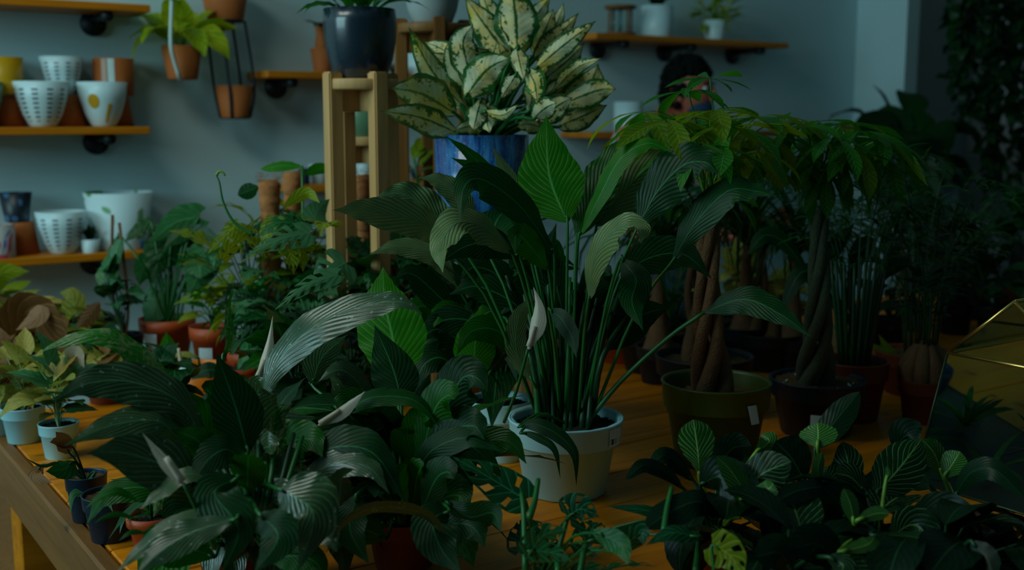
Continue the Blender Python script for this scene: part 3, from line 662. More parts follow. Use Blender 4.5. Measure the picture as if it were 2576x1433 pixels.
P = cA; t = thing('glossy_black_pot_plant', 'leafy plant in a large glossy black pot on the tall stand', 'potted plant', P)
rt = M(92, 2.36); h = M(172, 2.36); pot(t, P, rt, h, mBlack, 'round', segs=40)
for (az, pt, L, rl) in ((3.1, 12, .10, 10), (3.5, 18, .09, -20), (-.2, 15, .12, 0), (-.6, 20, .10, 20), (-1.5, 40, .09, 0), (-2.2, 55, .12, 0), (-1, 60, .12, 0), (.8, 50, .12, 0), (2.2, 50, .12, 0), (1.5, 60, .1, 0), (-2.8, 35, .08, 0), (-1.3, 15, .06, 0)):
    rleaf(t, P + Vector((math.cos(az) * rt * .5, math.sin(az) * rt * .5, h + .0)), az, pt, L, 'spath', rl, P + Vector((0, 0, h * .84)), .002, mStem, rn)
P = cB; t = thing('sage_green_pot', 'sage green glazed pot under the black pot, seen between stand legs', 'pot', P); pot(t, P, .0625, .082, mSage, 'cyl')
P = cC; t = thing('white_stand_pot', 'large white pot on the darker wooden stand at the top', 'potted plant', P)
pot(t, P, .066, .12, plain('grey_white_ceramic', (.36, .42, .42)), 'round')
for i in range(10): rleaf(t, P + Vector((0, 0, .11)), i * .63, 40, .12, 'spath', rn=random.Random(i))
# small leafy plant between stand and blue pot
P = tab(1045, 905); t = thing('thin_upright_plant', 'thin upright bright green plant between the stand and cobalt pot', 'potted plant', P)
pot(t, P, .05, .09, mBlk, 'nursery')
obj('stem', tube([P + Vector((0, 0, .08)), at(1050, 480, 2.75), at(1042, 400, 2.75)], .004, .003, 8, 5), mStem, t)
for (x, y, a, L) in ((1040, 400, 60, .08), (1050, 420, 20, .07), (1036, 430, 150, .06), (1045, 450, -20, .07), (1052, 380, 80, .06), (1042, 470, 10, .06)):
    rleaf(t, at(x, y, 2.75), R(a), 40, L, 'yels', 20, rn=rn)
# ================================================================ cream speckled plant in the cobalt pot
DB = 2.15; P0 = at(1212, 560, DB); rt = M(118, DB)
C, tS = stand('low wooden stool hidden under the cobalt glazed pot', 1212, 560, DB, .095, mStand, rot=.3, rise=0)
P0 = C; h = at(1212, 338, DB).z - P0.z
t = thing('cream_speckled_plant', 'large cream and green speckled plant in a streaked cobalt blue pot', 'potted plant', P0)
pot(t, P0, rt, h, mBlue, 'cyl', segs=44, fill=.93)
top = P0 + Vector((0, 0, h * .95))
AG = [ # tipx,tipy, midx,midy, basex,basey, width, db, dt, roll
 (1028, 68, 1085, 175, 1165, 268, 60, 2.12, 2.05, 25), (986, 222, 1060, 236, 1145, 285, 92, 2.1, 2.0, -15), (956, 279, 1060, 296, 1160, 338, 66, 2.08, 1.98, 30),
 (1168, -10, 1225, 70, 1285, 150, 72, 2.2, 2.2, 20), (1206, -30, 1240, 50, 1290, 140, 66, 2.24, 2.25, -30), (1283, -60, 1296, 30, 1302, 125, 98, 2.1, 2.12, 0), (1392, 22, 1374, 70, 1345, 135, 58, 2.16, 2.2, 20),
 (1385, -12, 1360, 25, 1335, 60, 40, 2.2, 2.25, 10), (1418, 6, 1400, 60, 1370, 120, 36, 2.22, 2.25, 30), (1500, 52, 1425, 108, 1345, 175, 48, 2.1, 2.06, -20), (1456, 32, 1400, 98, 1345, 150, 54, 2.14, 2.16, 25),
 (1470, 108, 1430, 150, 1370, 200, 52, 2.2, 2.25, 10), (1512, 146, 1450, 172, 1390, 232, 34, 2.1, 2.04, 40), (1550, 224, 1500, 228, 1400, 268, 60, 2.12, 2.1, -35), (1528, 264, 1470, 290, 1400, 320, 56, 2.14, 2.12, -30),
 (1505, 160, 1480, 220, 1410, 300, 84, 2.16, 2.16, 0), (1286, 144, 1225, 175, 1170, 245, 78, 2.02, 2.0, -10), (1190, 60, 1165, 110, 1190, 210, 66, 2.08, 2.08, 20), (1135, 90, 1140, 150, 1175, 230, 48, 2.1, 2.1, 45),
 (1318, 205, 1306, 150, 1300, 120, 44, 2.04, 1.98, -10), (1352, 262, 1345, 210, 1325, 175, 52, 2.0, 1.96, 15), (1258, 250, 1285, 210, 1300, 185, 40, 2.0, 1.97, 20), (1112, 165, 1118, 215, 1160, 270, 56, 2.12, 2.12, 10),
 (1068, 105, 1120, 130, 1180, 200, 50, 2.16, 2.2, -35), (1400, 258, 1372, 272, 1340, 300, 52, 2.0, 1.93, 10), (1305, 262, 1262, 290, 1215, 280, 28, 1.98, 1.92, 50), (1190, 330, 1200, 290, 1210, 250, 52, 2.05, 2.0, 10),
 (1232, 335, 1225, 300, 1235, 255, 46, 2.06, 2.0, 0), (1378, 160, 1350, 210, 1330, 280, 46, 2.06, 2.1, 30), (1440, 245, 1400, 268, 1345, 310, 56, 2.06, 2.04, -20), (1130, 205, 1090, 220, 1060, 260, 44, 2.14, 2.2, 30), (1300, 318, 1330, 312, 1370, 322, 40, 2.05, 2.0, 40),
 (1250, 100, 1262, 150, 1270, 220, 50, 2.15, 2.15, -20), (1440, 130, 1400, 190, 1330, 250, 60, 2.22, 2.24, 0), (1140, 330, 1180, 318, 1215, 325, 34, 2.05, 2.0, 20)]
for (a, b, c_, d_, e, f_, w_, db, dt, rl) in AG:
    hleaf(t, [(e, f_), (c_, d_), (a, b)], w_ * 1.2, mAgl, db, dt, roll=rl, roll2=-rl * .4, shape='agl', fold=.28, ripple=.18, n=14, nx=4, stem=top + Vector(((e - 1240) * .0002, 0, 0)), sr=.0045, rip_n=3)
bush(t, top, top + Vector((.06, .06, .10)), (.13, .06, .06), 14, ['agl'], .12, .17, 8, pmin=10, pmax=70, sr=.004)
# ================================================================ peace lily in the white pot (centre)
def potplant(name, label, px, pyb, wpx, pyr, mat, kind, soil=mSoil, group=None, cat='potted plant', segs=34, fill=.88, perlite=0, z=.75, rmul=1.0):
    P = tab(px, pyb, z); d = dep(P); rt = M(wpx / 2, d) * rmul; h = M(pyb - pyr, d) * 1.03
    t = thing(name, label, cat, P, group); pot(t, P, rt, h, mat, kind, soil, segs, fill=fill, perlite=perlite); t['h'] = h; t['rt'] = rt
    return t, P, rt, h, d
def fan(t, c, cx, cy, n, r0, r1, a0, a1, d0, d1, w0, w1, mats, seed, lift=40, droop=70, db=0):
    rn_ = random.Random(seed)
    for i in range(n):
        a = R(a0 + (a1 - a0) * (i + rn_.uniform(.1, .9)) / n); r = rn_.uniform(r0, r1); dx, dy = math.cos(a), -math.sin(a); k = abs(dx)
        P_ = [(cx + dx * r * .30, cy + dy * r * .42), (cx + dx * r * .62, cy + dy * r * .80 - lift * k), (cx + dx * r * .9, cy + dy * r * .95 - lift * .3 * k), (cx + dx * r * 1.05, cy + dy * r + droop * k)]
        da = rn_.uniform(d0, d1); rl = rn_.uniform(5, 40) * (1 if dx < 0 else -1)
        hleaf(t, P_, rn_.uniform(w0, w1), rn_.choice(mats), da + db, da - .05, roll=rl, roll2=rl * rn_.uniform(-.3, 1.2), ripple=rn_.uniform(.04, .1), n=18, nx=4, stem=c, sr=.0028, smat=rn_.choice([mStem, mStemD]))
t, P, rt, h, d = potplant('peace_lily', 'tall peace lily with one white flower in a fluted white pot, centre front', 1422, 1232, 276, 1048, mWhite, 'nursery', segs=16)
# smooth rim band over the fluted body, with a printed barcode label
rim = obj('rim', lathe([(rt * .90, h * .74), (rt * .985, h * .69), (rt * 1.0, h * .71), (rt * 1.03, h * .97), (rt * 1.05, h * .99), (rt * 1.04, h * 1.005), (rt * 1.0, h * 1.003), (rt * .985, h * .97), (rt * .96, h * .86)], P, 48), mWhite, t)
sticker(t, P, lambda z: rt * 1.03, camaz(P, 58), .36, h * .74, h * .96, mBar, 'barcode_label')
cr = P + Vector((0, 0, h * .9))
def H(pts, w, m, db, dt, roll=0, roll2=None, st=True, off=0, **k):
    c = cr + Vector((off * .0008, 0, 0)) if st else None
    return hleaf(t, pts, w, m, db, dt, roll, roll2, stem=c, sr=k.pop('sr', .0032), **k)
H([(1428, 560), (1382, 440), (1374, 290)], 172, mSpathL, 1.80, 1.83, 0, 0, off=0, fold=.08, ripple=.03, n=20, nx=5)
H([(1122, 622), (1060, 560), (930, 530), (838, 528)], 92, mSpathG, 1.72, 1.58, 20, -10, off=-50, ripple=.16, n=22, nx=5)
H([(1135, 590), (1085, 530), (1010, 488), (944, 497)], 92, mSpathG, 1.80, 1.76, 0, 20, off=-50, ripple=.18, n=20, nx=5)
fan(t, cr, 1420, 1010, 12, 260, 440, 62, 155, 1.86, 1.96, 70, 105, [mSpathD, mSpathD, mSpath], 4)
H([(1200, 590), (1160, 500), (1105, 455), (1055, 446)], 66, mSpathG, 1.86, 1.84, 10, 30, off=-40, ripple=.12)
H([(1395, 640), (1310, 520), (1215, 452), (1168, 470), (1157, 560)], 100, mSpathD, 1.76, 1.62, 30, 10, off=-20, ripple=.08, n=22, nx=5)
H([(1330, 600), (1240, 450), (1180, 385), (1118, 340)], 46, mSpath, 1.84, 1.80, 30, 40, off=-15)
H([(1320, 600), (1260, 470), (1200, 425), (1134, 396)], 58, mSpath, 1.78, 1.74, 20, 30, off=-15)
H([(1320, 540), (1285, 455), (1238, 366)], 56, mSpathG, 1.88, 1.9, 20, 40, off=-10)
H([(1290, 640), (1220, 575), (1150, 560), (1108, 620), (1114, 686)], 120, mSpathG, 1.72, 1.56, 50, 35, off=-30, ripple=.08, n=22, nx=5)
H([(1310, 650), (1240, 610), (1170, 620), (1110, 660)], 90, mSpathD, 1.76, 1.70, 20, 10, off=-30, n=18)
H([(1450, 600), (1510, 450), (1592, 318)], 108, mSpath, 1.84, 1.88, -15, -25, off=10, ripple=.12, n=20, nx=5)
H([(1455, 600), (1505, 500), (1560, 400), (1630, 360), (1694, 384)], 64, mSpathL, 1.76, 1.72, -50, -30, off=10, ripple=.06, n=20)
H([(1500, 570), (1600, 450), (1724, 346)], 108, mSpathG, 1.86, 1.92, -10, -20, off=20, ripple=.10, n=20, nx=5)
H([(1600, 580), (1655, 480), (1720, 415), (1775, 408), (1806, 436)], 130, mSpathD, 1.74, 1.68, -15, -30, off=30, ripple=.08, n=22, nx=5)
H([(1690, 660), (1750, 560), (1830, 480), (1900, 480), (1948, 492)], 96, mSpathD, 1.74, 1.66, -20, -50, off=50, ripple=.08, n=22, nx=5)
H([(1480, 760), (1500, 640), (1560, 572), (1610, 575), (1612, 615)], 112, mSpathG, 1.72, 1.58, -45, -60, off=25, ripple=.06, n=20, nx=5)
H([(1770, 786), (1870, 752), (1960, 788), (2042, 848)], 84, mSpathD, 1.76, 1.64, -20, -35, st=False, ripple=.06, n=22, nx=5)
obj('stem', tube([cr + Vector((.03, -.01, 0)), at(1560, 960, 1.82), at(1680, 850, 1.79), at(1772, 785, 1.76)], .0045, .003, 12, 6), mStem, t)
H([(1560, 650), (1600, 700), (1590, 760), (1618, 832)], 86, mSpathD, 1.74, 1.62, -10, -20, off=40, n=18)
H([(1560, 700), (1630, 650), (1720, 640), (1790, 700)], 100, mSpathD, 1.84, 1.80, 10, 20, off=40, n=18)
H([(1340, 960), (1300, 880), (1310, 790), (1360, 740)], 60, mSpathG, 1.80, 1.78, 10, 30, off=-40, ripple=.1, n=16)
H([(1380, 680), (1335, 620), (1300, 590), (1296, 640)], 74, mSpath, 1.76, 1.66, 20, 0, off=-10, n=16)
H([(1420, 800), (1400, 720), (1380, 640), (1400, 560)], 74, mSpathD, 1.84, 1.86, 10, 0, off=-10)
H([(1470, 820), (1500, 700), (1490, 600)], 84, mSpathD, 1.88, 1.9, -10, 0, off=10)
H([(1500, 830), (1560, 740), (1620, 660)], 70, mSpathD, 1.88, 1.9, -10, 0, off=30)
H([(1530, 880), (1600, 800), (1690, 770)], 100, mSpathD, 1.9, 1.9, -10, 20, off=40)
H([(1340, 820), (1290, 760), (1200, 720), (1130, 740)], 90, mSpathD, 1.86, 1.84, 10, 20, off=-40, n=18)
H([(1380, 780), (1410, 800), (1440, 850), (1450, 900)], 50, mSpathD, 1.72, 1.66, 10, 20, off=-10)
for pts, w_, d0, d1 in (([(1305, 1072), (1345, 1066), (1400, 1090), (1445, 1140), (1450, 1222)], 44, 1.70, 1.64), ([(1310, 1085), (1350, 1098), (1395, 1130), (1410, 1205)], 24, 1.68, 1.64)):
    hleaf(t, pts, w_, mSpathD, d0, d1, roll=-25, n=20, stem=cr, sr=.003)
for i in range(20):
    rn_ = random.Random(40 + i); a = (i / 19 - .5); x1 = 1425 + a * 330 + rn_.uniform(-20, 20); y1 = rn_.uniform(660, 800)
    obj('stem', tube([cr + Vector((a * .085, rn_.uniform(-.03, .03), -.01)), at(1425 + a * 180, 900, 1.84 + rn_.uniform(-.05, .05)), at(x1, y1, 1.84 + rn_.uniform(-.05, .06))], rn_.uniform(.004, .007), .003, 8, 6), rn_.choice([mStem, mStemD, mStemD]), t)
def flower(pts, w_, db, dt, stalk, roll=-30, dm=0):
    f = hleaf(t, pts, w_, mSpathe, db, dt, roll=roll, shape='spathe', fold=.5, cup=-.2, ripple=.03, n=16, nx=4, name='spathe')
    b = at(*pts[0], db); T = (at(*pts[1], (db + dt) / 2) - b).normalized()
    obj('spadix', tube([b + T * .004, b + T * .035], .0042, .003, 4, 8), mSpathe, f); obj('flower_stalk', tube(stalk + [b], .0028, .0022, 12, 6), mStem, f); return f
flower([(1328, 878), (1345, 820), (1352, 770), (1342, 722)], 46, 1.66, 1.66, [at(1268, 1062, 1.72), at(1300, 980, 1.69)])
# ================================================================ second white pot with a dark peace lily, behind left
t, P, rt, h, d = potplant('peace_lily', 'dark leaved peace lily in the white pot behind the fluted one, half hidden', 1260, 1150, 160, 1002, mWhite, 'nursery')
cr = P + Vector((0, 0, h * .9))
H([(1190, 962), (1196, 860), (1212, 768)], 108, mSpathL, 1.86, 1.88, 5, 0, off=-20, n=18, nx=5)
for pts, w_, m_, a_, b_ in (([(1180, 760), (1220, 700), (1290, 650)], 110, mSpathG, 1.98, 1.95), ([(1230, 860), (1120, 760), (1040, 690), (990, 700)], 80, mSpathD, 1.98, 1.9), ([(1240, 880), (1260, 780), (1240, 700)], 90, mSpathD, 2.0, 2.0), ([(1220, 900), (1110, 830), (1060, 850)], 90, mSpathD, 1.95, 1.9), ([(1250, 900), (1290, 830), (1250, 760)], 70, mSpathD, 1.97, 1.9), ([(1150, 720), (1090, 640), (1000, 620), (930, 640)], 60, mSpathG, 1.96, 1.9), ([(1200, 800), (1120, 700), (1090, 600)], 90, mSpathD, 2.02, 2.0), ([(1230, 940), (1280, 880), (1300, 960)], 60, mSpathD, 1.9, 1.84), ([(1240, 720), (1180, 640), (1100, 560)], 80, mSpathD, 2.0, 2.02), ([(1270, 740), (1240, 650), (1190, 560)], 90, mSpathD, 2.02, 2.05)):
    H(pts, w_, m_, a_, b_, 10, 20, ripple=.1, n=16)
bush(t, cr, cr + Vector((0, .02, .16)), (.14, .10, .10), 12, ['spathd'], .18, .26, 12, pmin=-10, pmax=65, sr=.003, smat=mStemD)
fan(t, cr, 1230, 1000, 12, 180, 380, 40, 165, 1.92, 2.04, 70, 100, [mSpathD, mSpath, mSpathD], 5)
# ================================================================ middle peace lily (dark nursery pot, centre-left)
t, P, rt, h, d = potplant('peace_lily', 'peace lily with a slanting white flower between the glossy plant and the white pots', 1015, 1420, 190, 1290, mTerraD, 'nursery')
cr = P + Vector((0, 0, h * .9))
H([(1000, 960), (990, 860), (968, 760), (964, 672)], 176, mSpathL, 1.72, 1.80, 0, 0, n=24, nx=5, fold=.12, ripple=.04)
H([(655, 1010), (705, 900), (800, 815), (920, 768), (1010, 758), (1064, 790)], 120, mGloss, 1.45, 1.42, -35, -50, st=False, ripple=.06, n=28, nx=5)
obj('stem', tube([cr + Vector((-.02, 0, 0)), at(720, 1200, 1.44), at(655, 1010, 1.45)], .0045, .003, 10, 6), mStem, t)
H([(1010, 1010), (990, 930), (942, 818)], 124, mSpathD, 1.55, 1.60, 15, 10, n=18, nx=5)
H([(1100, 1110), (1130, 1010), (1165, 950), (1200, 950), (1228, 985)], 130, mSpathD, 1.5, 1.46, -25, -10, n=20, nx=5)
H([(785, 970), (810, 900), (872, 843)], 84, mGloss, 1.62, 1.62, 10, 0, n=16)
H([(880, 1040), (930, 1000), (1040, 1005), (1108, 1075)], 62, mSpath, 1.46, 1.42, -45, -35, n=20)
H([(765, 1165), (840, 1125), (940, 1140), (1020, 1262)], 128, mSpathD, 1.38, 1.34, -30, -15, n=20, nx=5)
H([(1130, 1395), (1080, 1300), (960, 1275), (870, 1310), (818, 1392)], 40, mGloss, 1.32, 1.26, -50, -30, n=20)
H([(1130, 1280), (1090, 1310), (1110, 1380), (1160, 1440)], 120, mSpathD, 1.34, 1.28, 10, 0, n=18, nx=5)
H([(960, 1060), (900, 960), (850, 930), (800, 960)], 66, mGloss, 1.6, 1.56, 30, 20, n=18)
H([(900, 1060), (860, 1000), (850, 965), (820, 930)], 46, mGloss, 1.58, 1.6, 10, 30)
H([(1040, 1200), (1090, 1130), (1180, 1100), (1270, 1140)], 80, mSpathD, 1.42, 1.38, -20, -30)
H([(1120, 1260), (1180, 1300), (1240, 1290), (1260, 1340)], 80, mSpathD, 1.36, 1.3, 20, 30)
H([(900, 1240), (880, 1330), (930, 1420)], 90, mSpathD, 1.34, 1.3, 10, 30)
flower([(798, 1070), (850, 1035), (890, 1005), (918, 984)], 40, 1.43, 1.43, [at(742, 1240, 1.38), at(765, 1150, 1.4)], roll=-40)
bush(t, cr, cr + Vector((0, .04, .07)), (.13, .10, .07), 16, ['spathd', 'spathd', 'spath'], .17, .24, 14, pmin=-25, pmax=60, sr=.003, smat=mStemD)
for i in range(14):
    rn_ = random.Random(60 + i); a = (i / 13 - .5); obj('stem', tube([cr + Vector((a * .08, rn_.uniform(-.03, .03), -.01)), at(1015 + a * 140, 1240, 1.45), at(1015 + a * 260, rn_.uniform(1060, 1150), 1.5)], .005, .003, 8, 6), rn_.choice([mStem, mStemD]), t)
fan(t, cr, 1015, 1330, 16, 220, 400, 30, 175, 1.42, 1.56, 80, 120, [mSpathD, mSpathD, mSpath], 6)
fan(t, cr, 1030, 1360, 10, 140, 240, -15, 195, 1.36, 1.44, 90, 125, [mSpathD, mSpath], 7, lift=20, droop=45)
# ================================================================ lower-left glossy peace lily
t, P, rt, h, d = potplant('peace_lily', 'glossy speckled leaved peace lily with white flowers at the lower left', 590, 1470, 190, 1340, mTerraD, 'nursery')
cr = P + Vector((0, 0, h * .9))
H([(500, 1110), (430, 985), (340, 885), (250, 843), (150, 862), (98, 888)], 66, mVar, 1.42, 1.36, 20, 50, n=28, nx=5, ripple=.1)
H([(520, 1120), (450, 1010), (330, 960), (220, 965), (132, 1010)], 128, mGloss, 1.36, 1.26, 45, 10, n=26, nx=6, ripple=.07)
H([(470, 1130), (400, 1060), (280, 1070), (162, 1120)], 100, mGloss, 1.34, 1.24, 40, 20, n=22, nx=5)
H([(540, 1270), (440, 1185), (320, 1140), (218, 1140)], 140, mGloss, 1.28, 1.20, 15, 10, n=24, nx=6, ripple=.05)
H([(625, 1140), (592, 1020), (545, 888)], 130, mSpathD, 1.34, 1.32, -5, 10, n=22, nx=5)
H([(560, 905), (582, 850), (575, 780), (592, 700)], 34, mVar, 1.5, 1.5, 40, 60, n=20)
H([(560, 1130), (500, 1060), (440, 1010), (420, 930)], 90, mVar, 1.40, 1.42, 20, 30, n=18, nx=5)
H([(540, 1180), (500, 1110), (430, 1080)], 90, mSpath, 1.34, 1.32, 20, 30, n=16, nx=5)
H([(620, 1240), (560, 1290), (440, 1320), (350, 1385), (292, 1440)], 72, mGloss, 1.24, 1.18, 40, 30, n=24, nx=5)
H([(600, 1300), (480, 1340), (400, 1390), (340, 1450)], 96, mGloss, 1.2, 1.15, 35, 20, n=20, nx=5)
H([(600, 1240), (480, 1190), (400, 1240), (352, 1280)], 60, mGloss, 1.26, 1.22, 50, 40, n=20)
H([(350, 1262), (300, 1235), (252, 1250), (215, 1278)], 26, mSpath, 1.28, 1.25, 30, 30, st=False, n=16)
H([(345, 1306), (300, 1292), (262, 1300), (235, 1318)], 16, mSpath, 1.28, 1.25, 30, 30, st=False)
H([(370, 1340), (330, 1338), (298, 1360)], 16, mSpath, 1.26, 1.24, 30, 30, st=False)
H([(700, 1230), (745, 1250), (790, 1300), (752, 1433)], 176, mGloss, 1.24, 1.20, -10, 0, n=22, nx=6)
H([(600, 1200), (540, 1240), (600, 1330), (560, 1440)], 120, mSpathD, 1.24, 1.18, 10, 0, n=18, nx=5)
H([(640, 1200), (700, 1140), (690, 1060), (740, 1010)], 90, mVar, 1.38, 1.4, 10, 0, n=18, nx=5)
H([(610, 1160), (570, 1130), (520, 1160), (480, 1230)], 100, mSpathD, 1.3, 1.24, 30, 10, n=18)
H([(650, 1290), (700, 1350), (640, 1440)], 110, mSpathD, 1.2, 1.16, 10, 20, n=18)
H([(800, 1300), (850, 1270), (860, 1200), (900, 1180)], 70, mGloss, 1.34, 1.34, 10, 20)
flower([(464, 1218), (435, 1175), (395, 1130), (358, 1088)], 38, 1.2, 1.19, [at(540, 1380, 1.25), at(497, 1285, 1.22)], roll=35)
flower([(640, 968), (662, 915), (676, 860), (686, 795)], 36, 1.46, 1.46, [at(640, 1200, 1.42), at(636, 1080, 1.44)], roll=-30)
bush(t, cr, cr + Vector((0, .03, .05)), (.13, .10, .06), 18, ['spathd', 'gloss', 'spath'], .16, .23, 15, pmin=-25, pmax=60, sr=.003, smat=mStem)
for i in range(12):
    rn_ = random.Random(80 + i); a = (i / 11 - .5); obj('stem', tube([cr + Vector((a * .08, rn_.uniform(-.03, .03), -.01)), at(640 + a * 120, 1280, 1.3), at(640 + a * 240, rn_.uniform(1080, 1180), 1.36)], .0045, .003, 8, 6), rn_.choice([mStem, mStemD]), t)
fan(t, cr, 600, 1330, 14, 200, 400, 20, 170, 1.36, 1.46, 80, 120, [mSpathD, mGloss, mSpath, mVar], 8)
fan(t, cr, 620, 1400, 11, 150, 270, -15, 195, 1.30, 1.38, 90, 135, [mSpathD, mGloss, mSpath], 9, lift=20, droop=45)
# ================================================================ money trees
def braid(t, pts, r0, r1, turns, off0, off1, strands, mat, n=44):
    cs = spline(pts, n)
    for s in range(strands):
        ps = []
        for i, c in enumerate(cs):
            f = i / n; a = s * 2 * PI / strands + turns * 2 * PI * f + .6; rr = (off0 * (1 - f) ** 1.6 + off1); ps.append(c + Vector((math.cos(a) * rr, math.sin(a) * rr, 0)))
        obj('trunk', tube(ps, r0, r1, n, 9, rf=lambda f: r1 + (r0 - r1) * (1 - f) ** 3.2), mat, t)
def palmate(t, start, hub, L, keys, rn, nl=6, droop=0, az0=None, sr=.002):
    mid = Vector(start).lerp(hub, .5) + Vector((0, 0, .03))
    lf = obj('leaf', tube([start, mid, hub], sr, sr * .7, 8, 5), mStemY if 'pachy' in keys else mStem, t)
    az0 = rn.uniform(0, 6.28) if az0 is None else az0
    for k in range(nl):
        a = az0 + 2 * PI * k / (nl + .4); o = rleaf(t, hub, a, rn.uniform(-10, 14) - droop, L * rn.uniform(.75, 1.05), rn.choice(keys), rn.uniform(-15, 15), rn=rn, name='leaflet')
        w_ = origin(lf); o.parent = lf; o.location = Vector(hub) - origin(lf)
t, P, rt, h, d = potplant('money_tree', 'money tree with braided brown trunk in an olive green pot', 1797, 1158, 268, 957, mOlive, 'nursery', soil=mGrit, fill=.80)
sticker(t, P, lambda z: rt * 1.0, camaz(P, 42), .20, h * .60, h * .83, mLabel, 'paper_label', skew=-.1)
braid(t, [P + Vector((-.005, 0, h * .78)), at(1780, 760, 1.93), at(1785, 500, 1.95)], .0175, .0085, .8, .016, .010, 4, mBark)
obj('tie', tube([at(1768, 545, 1.93), at(1815, 545, 1.93)], .006, n=2), mBlk, t)
crp = at(1786, 500, 1.95); rn = random.Random(21)
hubs = [(1621, 282, 1.9), (1680, 302, 1.8), (1730, 228, 1.9), (1786, 198, 1.92), (1842, 318, 1.8), (1900, 296, 1.88), (1958, 300, 1.95), (1760, 360, 1.75), (1830, 370, 1.76), (1640, 330, 2.05), (1700, 290, 2.1), (1760, 300, 2.05), (1850, 300, 2.1), (1920, 340, 2.0), (1790, 280, 1.85), (1740, 320, 1.95), (1870, 350, 1.9), (1700, 350, 1.9), (1800, 330, 2.0), (1905, 380, 1.85), (1660, 370, 2.0), (1880, 390, 2.0)]
for i, (x, y, dd) in enumerate(hubs):
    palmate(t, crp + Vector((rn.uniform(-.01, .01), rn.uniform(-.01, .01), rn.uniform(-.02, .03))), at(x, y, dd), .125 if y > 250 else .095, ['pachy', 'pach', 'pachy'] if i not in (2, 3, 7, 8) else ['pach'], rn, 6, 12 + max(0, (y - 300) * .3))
t, P, rt, h, d = potplant('money_tree', 'darker money tree with grey green braided trunk in a black pot', 2051, 1085, 232, 950, mNavy, 'nursery', soil=mGrit, fill=.92, perlite=18)
sticker(t, P, lambda z: rt * .93, camaz(P, 2), .30, h * .22, h * .5, mLabel, 'paper_label')
braid(t, [P + Vector((-.004, 0, h * .88)), at(2060, 760, 2.06), at(2060, 520, 2.08)], .018, .0085, .9, .016, .009, 4, mBarkG)
obj('tie', tube([at(2045, 535, 2.07), at(2088, 535, 2.07)], .006, n=2), mBlk, t)
crp = at(2056, 500, 2.08)
for b in ((2048, 410), (2085, 420), (2110, 400)): obj('branch', tube([crp, at(*b, 2.08)], .006, .004, 4, 6), mBarkG, t)
hubs = [(2018, 318, 1.95), (2098, 345, 1.9), (2060, 305, 2.05), (2130, 312, 2.1), (2180, 330, 2.05), (2220, 350, 2.0), (2000, 340, 2.1), (2150, 370, 1.95), (2070, 360, 2.0), (2110, 310, 2.2), (2040, 350, 2.2), (2190, 380, 2.1), (2010, 390, 2.05), (2230, 390, 2.1), (2160, 330, 1.95), (1975, 350, 2.0), (2120, 400, 2.0), (2080, 430, 1.98)]
for i, (x, y, dd) in enumerate(hubs):
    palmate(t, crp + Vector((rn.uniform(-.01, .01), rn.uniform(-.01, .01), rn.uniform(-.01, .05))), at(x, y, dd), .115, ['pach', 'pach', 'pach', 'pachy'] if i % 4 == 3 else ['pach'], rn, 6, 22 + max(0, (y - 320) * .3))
hleaf(t, [(2215, 350), (2280, 390), (2335, 470)], 26, mPachY, 2.0, 1.95, roll=30, shape='lance', stem=crp)
# third and fourth money trees behind, dark pots
for (x, yb, w_, yr, lx, ty, m_, lab) in ((1768, 1040, 240, 893, 1748, 560, mBark, 'money tree in a black pot just behind the olive pot'), (1640, 930, 180, 830, 1652, 700, mBark, 'dark potted tree trunk behind the peace lily stems on the right'), (1930, 925, 170, 835, 1915, 620, mBark, 'dark potted trunk between the two front money trees')):
    t, P, rt, h, d = potplant('money_tree', lab, x, yb, w_, yr, mBlk, 'nursery', soil=mGrit)
    braid(t, [P + Vector((0, 0, h * .85)), at(lx, (yr + ty) / 2, d + .02), at(lx, ty, d + .03)], .020, .006, .8, .022, .007, 3, m_)
    cq = at(lx, ty, d + .03)
    for i in range(6 if lx != 1652 else 0): palmate(t, cq, cq + Vector((rn.uniform(-.12, .12), rn.uniform(-.05, .15), rn.uniform(0.0, .12))), .10, ['pach', 'bg'], rn, 5, 30)
# ================================================================ palms, ponytails and bulb plants at the right
def strap_fan(t, crown, n, L0, L1, seed, r=0, key='grass', up=(35, 85), wid=1.0):
    rn = random.Random(seed)
    for i in range(n):
        a = rn.uniform(0, 6.28); o = rleaf(t, crown + Vector((math.cos(a) * r, math.sin(a) * r, 0)), a, rn.uniform(*up), rn.uniform(L0, L1), key, rn.uniform(-30, 30), rn=rn, wid=wid)
def palm(t, base, n, H0, H1, spread, seed, mat=mStemD, nl=14, L=.075):
    """upright canes, each ending in an arching frond with paired leaflets"""
    rn = random.Random(seed)
    for i in range(n):
        a = rn.uniform(0, 6.28); hh = rn.uniform(H0, H1); sp = spread * rn.uniform(.4, 1)
        b = base + Vector((math.cos(a) * .02, math.sin(a) * .02, 0)); d_ = Vector((math.cos(a), math.sin(a), 0))
        cs = [b, b + d_ * sp * .15 + Vector((0, 0, hh * .6)), b + d_ * sp * .6 + Vector((0, 0, hh * .98)), b + d_ * sp * 1.1 + Vector((0, 0, hh * .92))]
        f = obj('frond', tube(cs, .0022, .0008, 14, 4), mat, t); q = spline(cs, 40)
        for k in range(nl):
            j = int(18 + 22 * k / nl); T = (q[min(j + 1, 40)] - q[j - 1]).normalized(); sd = T.cross(Vector((0, 0, 1))).normalized() * (1 if k % 2 else -1)
            v = (T * .55 + sd).normalized(); o = rleaf(t, q[j], math.atan2(v.y, v.x), rn.uniform(-5, 25), L * (1 - .35 * k / nl), 'palm', rn.uniform(-20, 20), rn=rn, wid=1.2, name='leaflet')
            o.parent = f; o.location = q[j] - origin(f)
def PP(*a, **k): return potplant(*a, **k)
t, P, rt, h, d = PP('parlour_palm', 'clump of upright dark stems in a red brown pot right of the money tree', 2142, 1050, 170, 905, mTerraD, 'nursery')
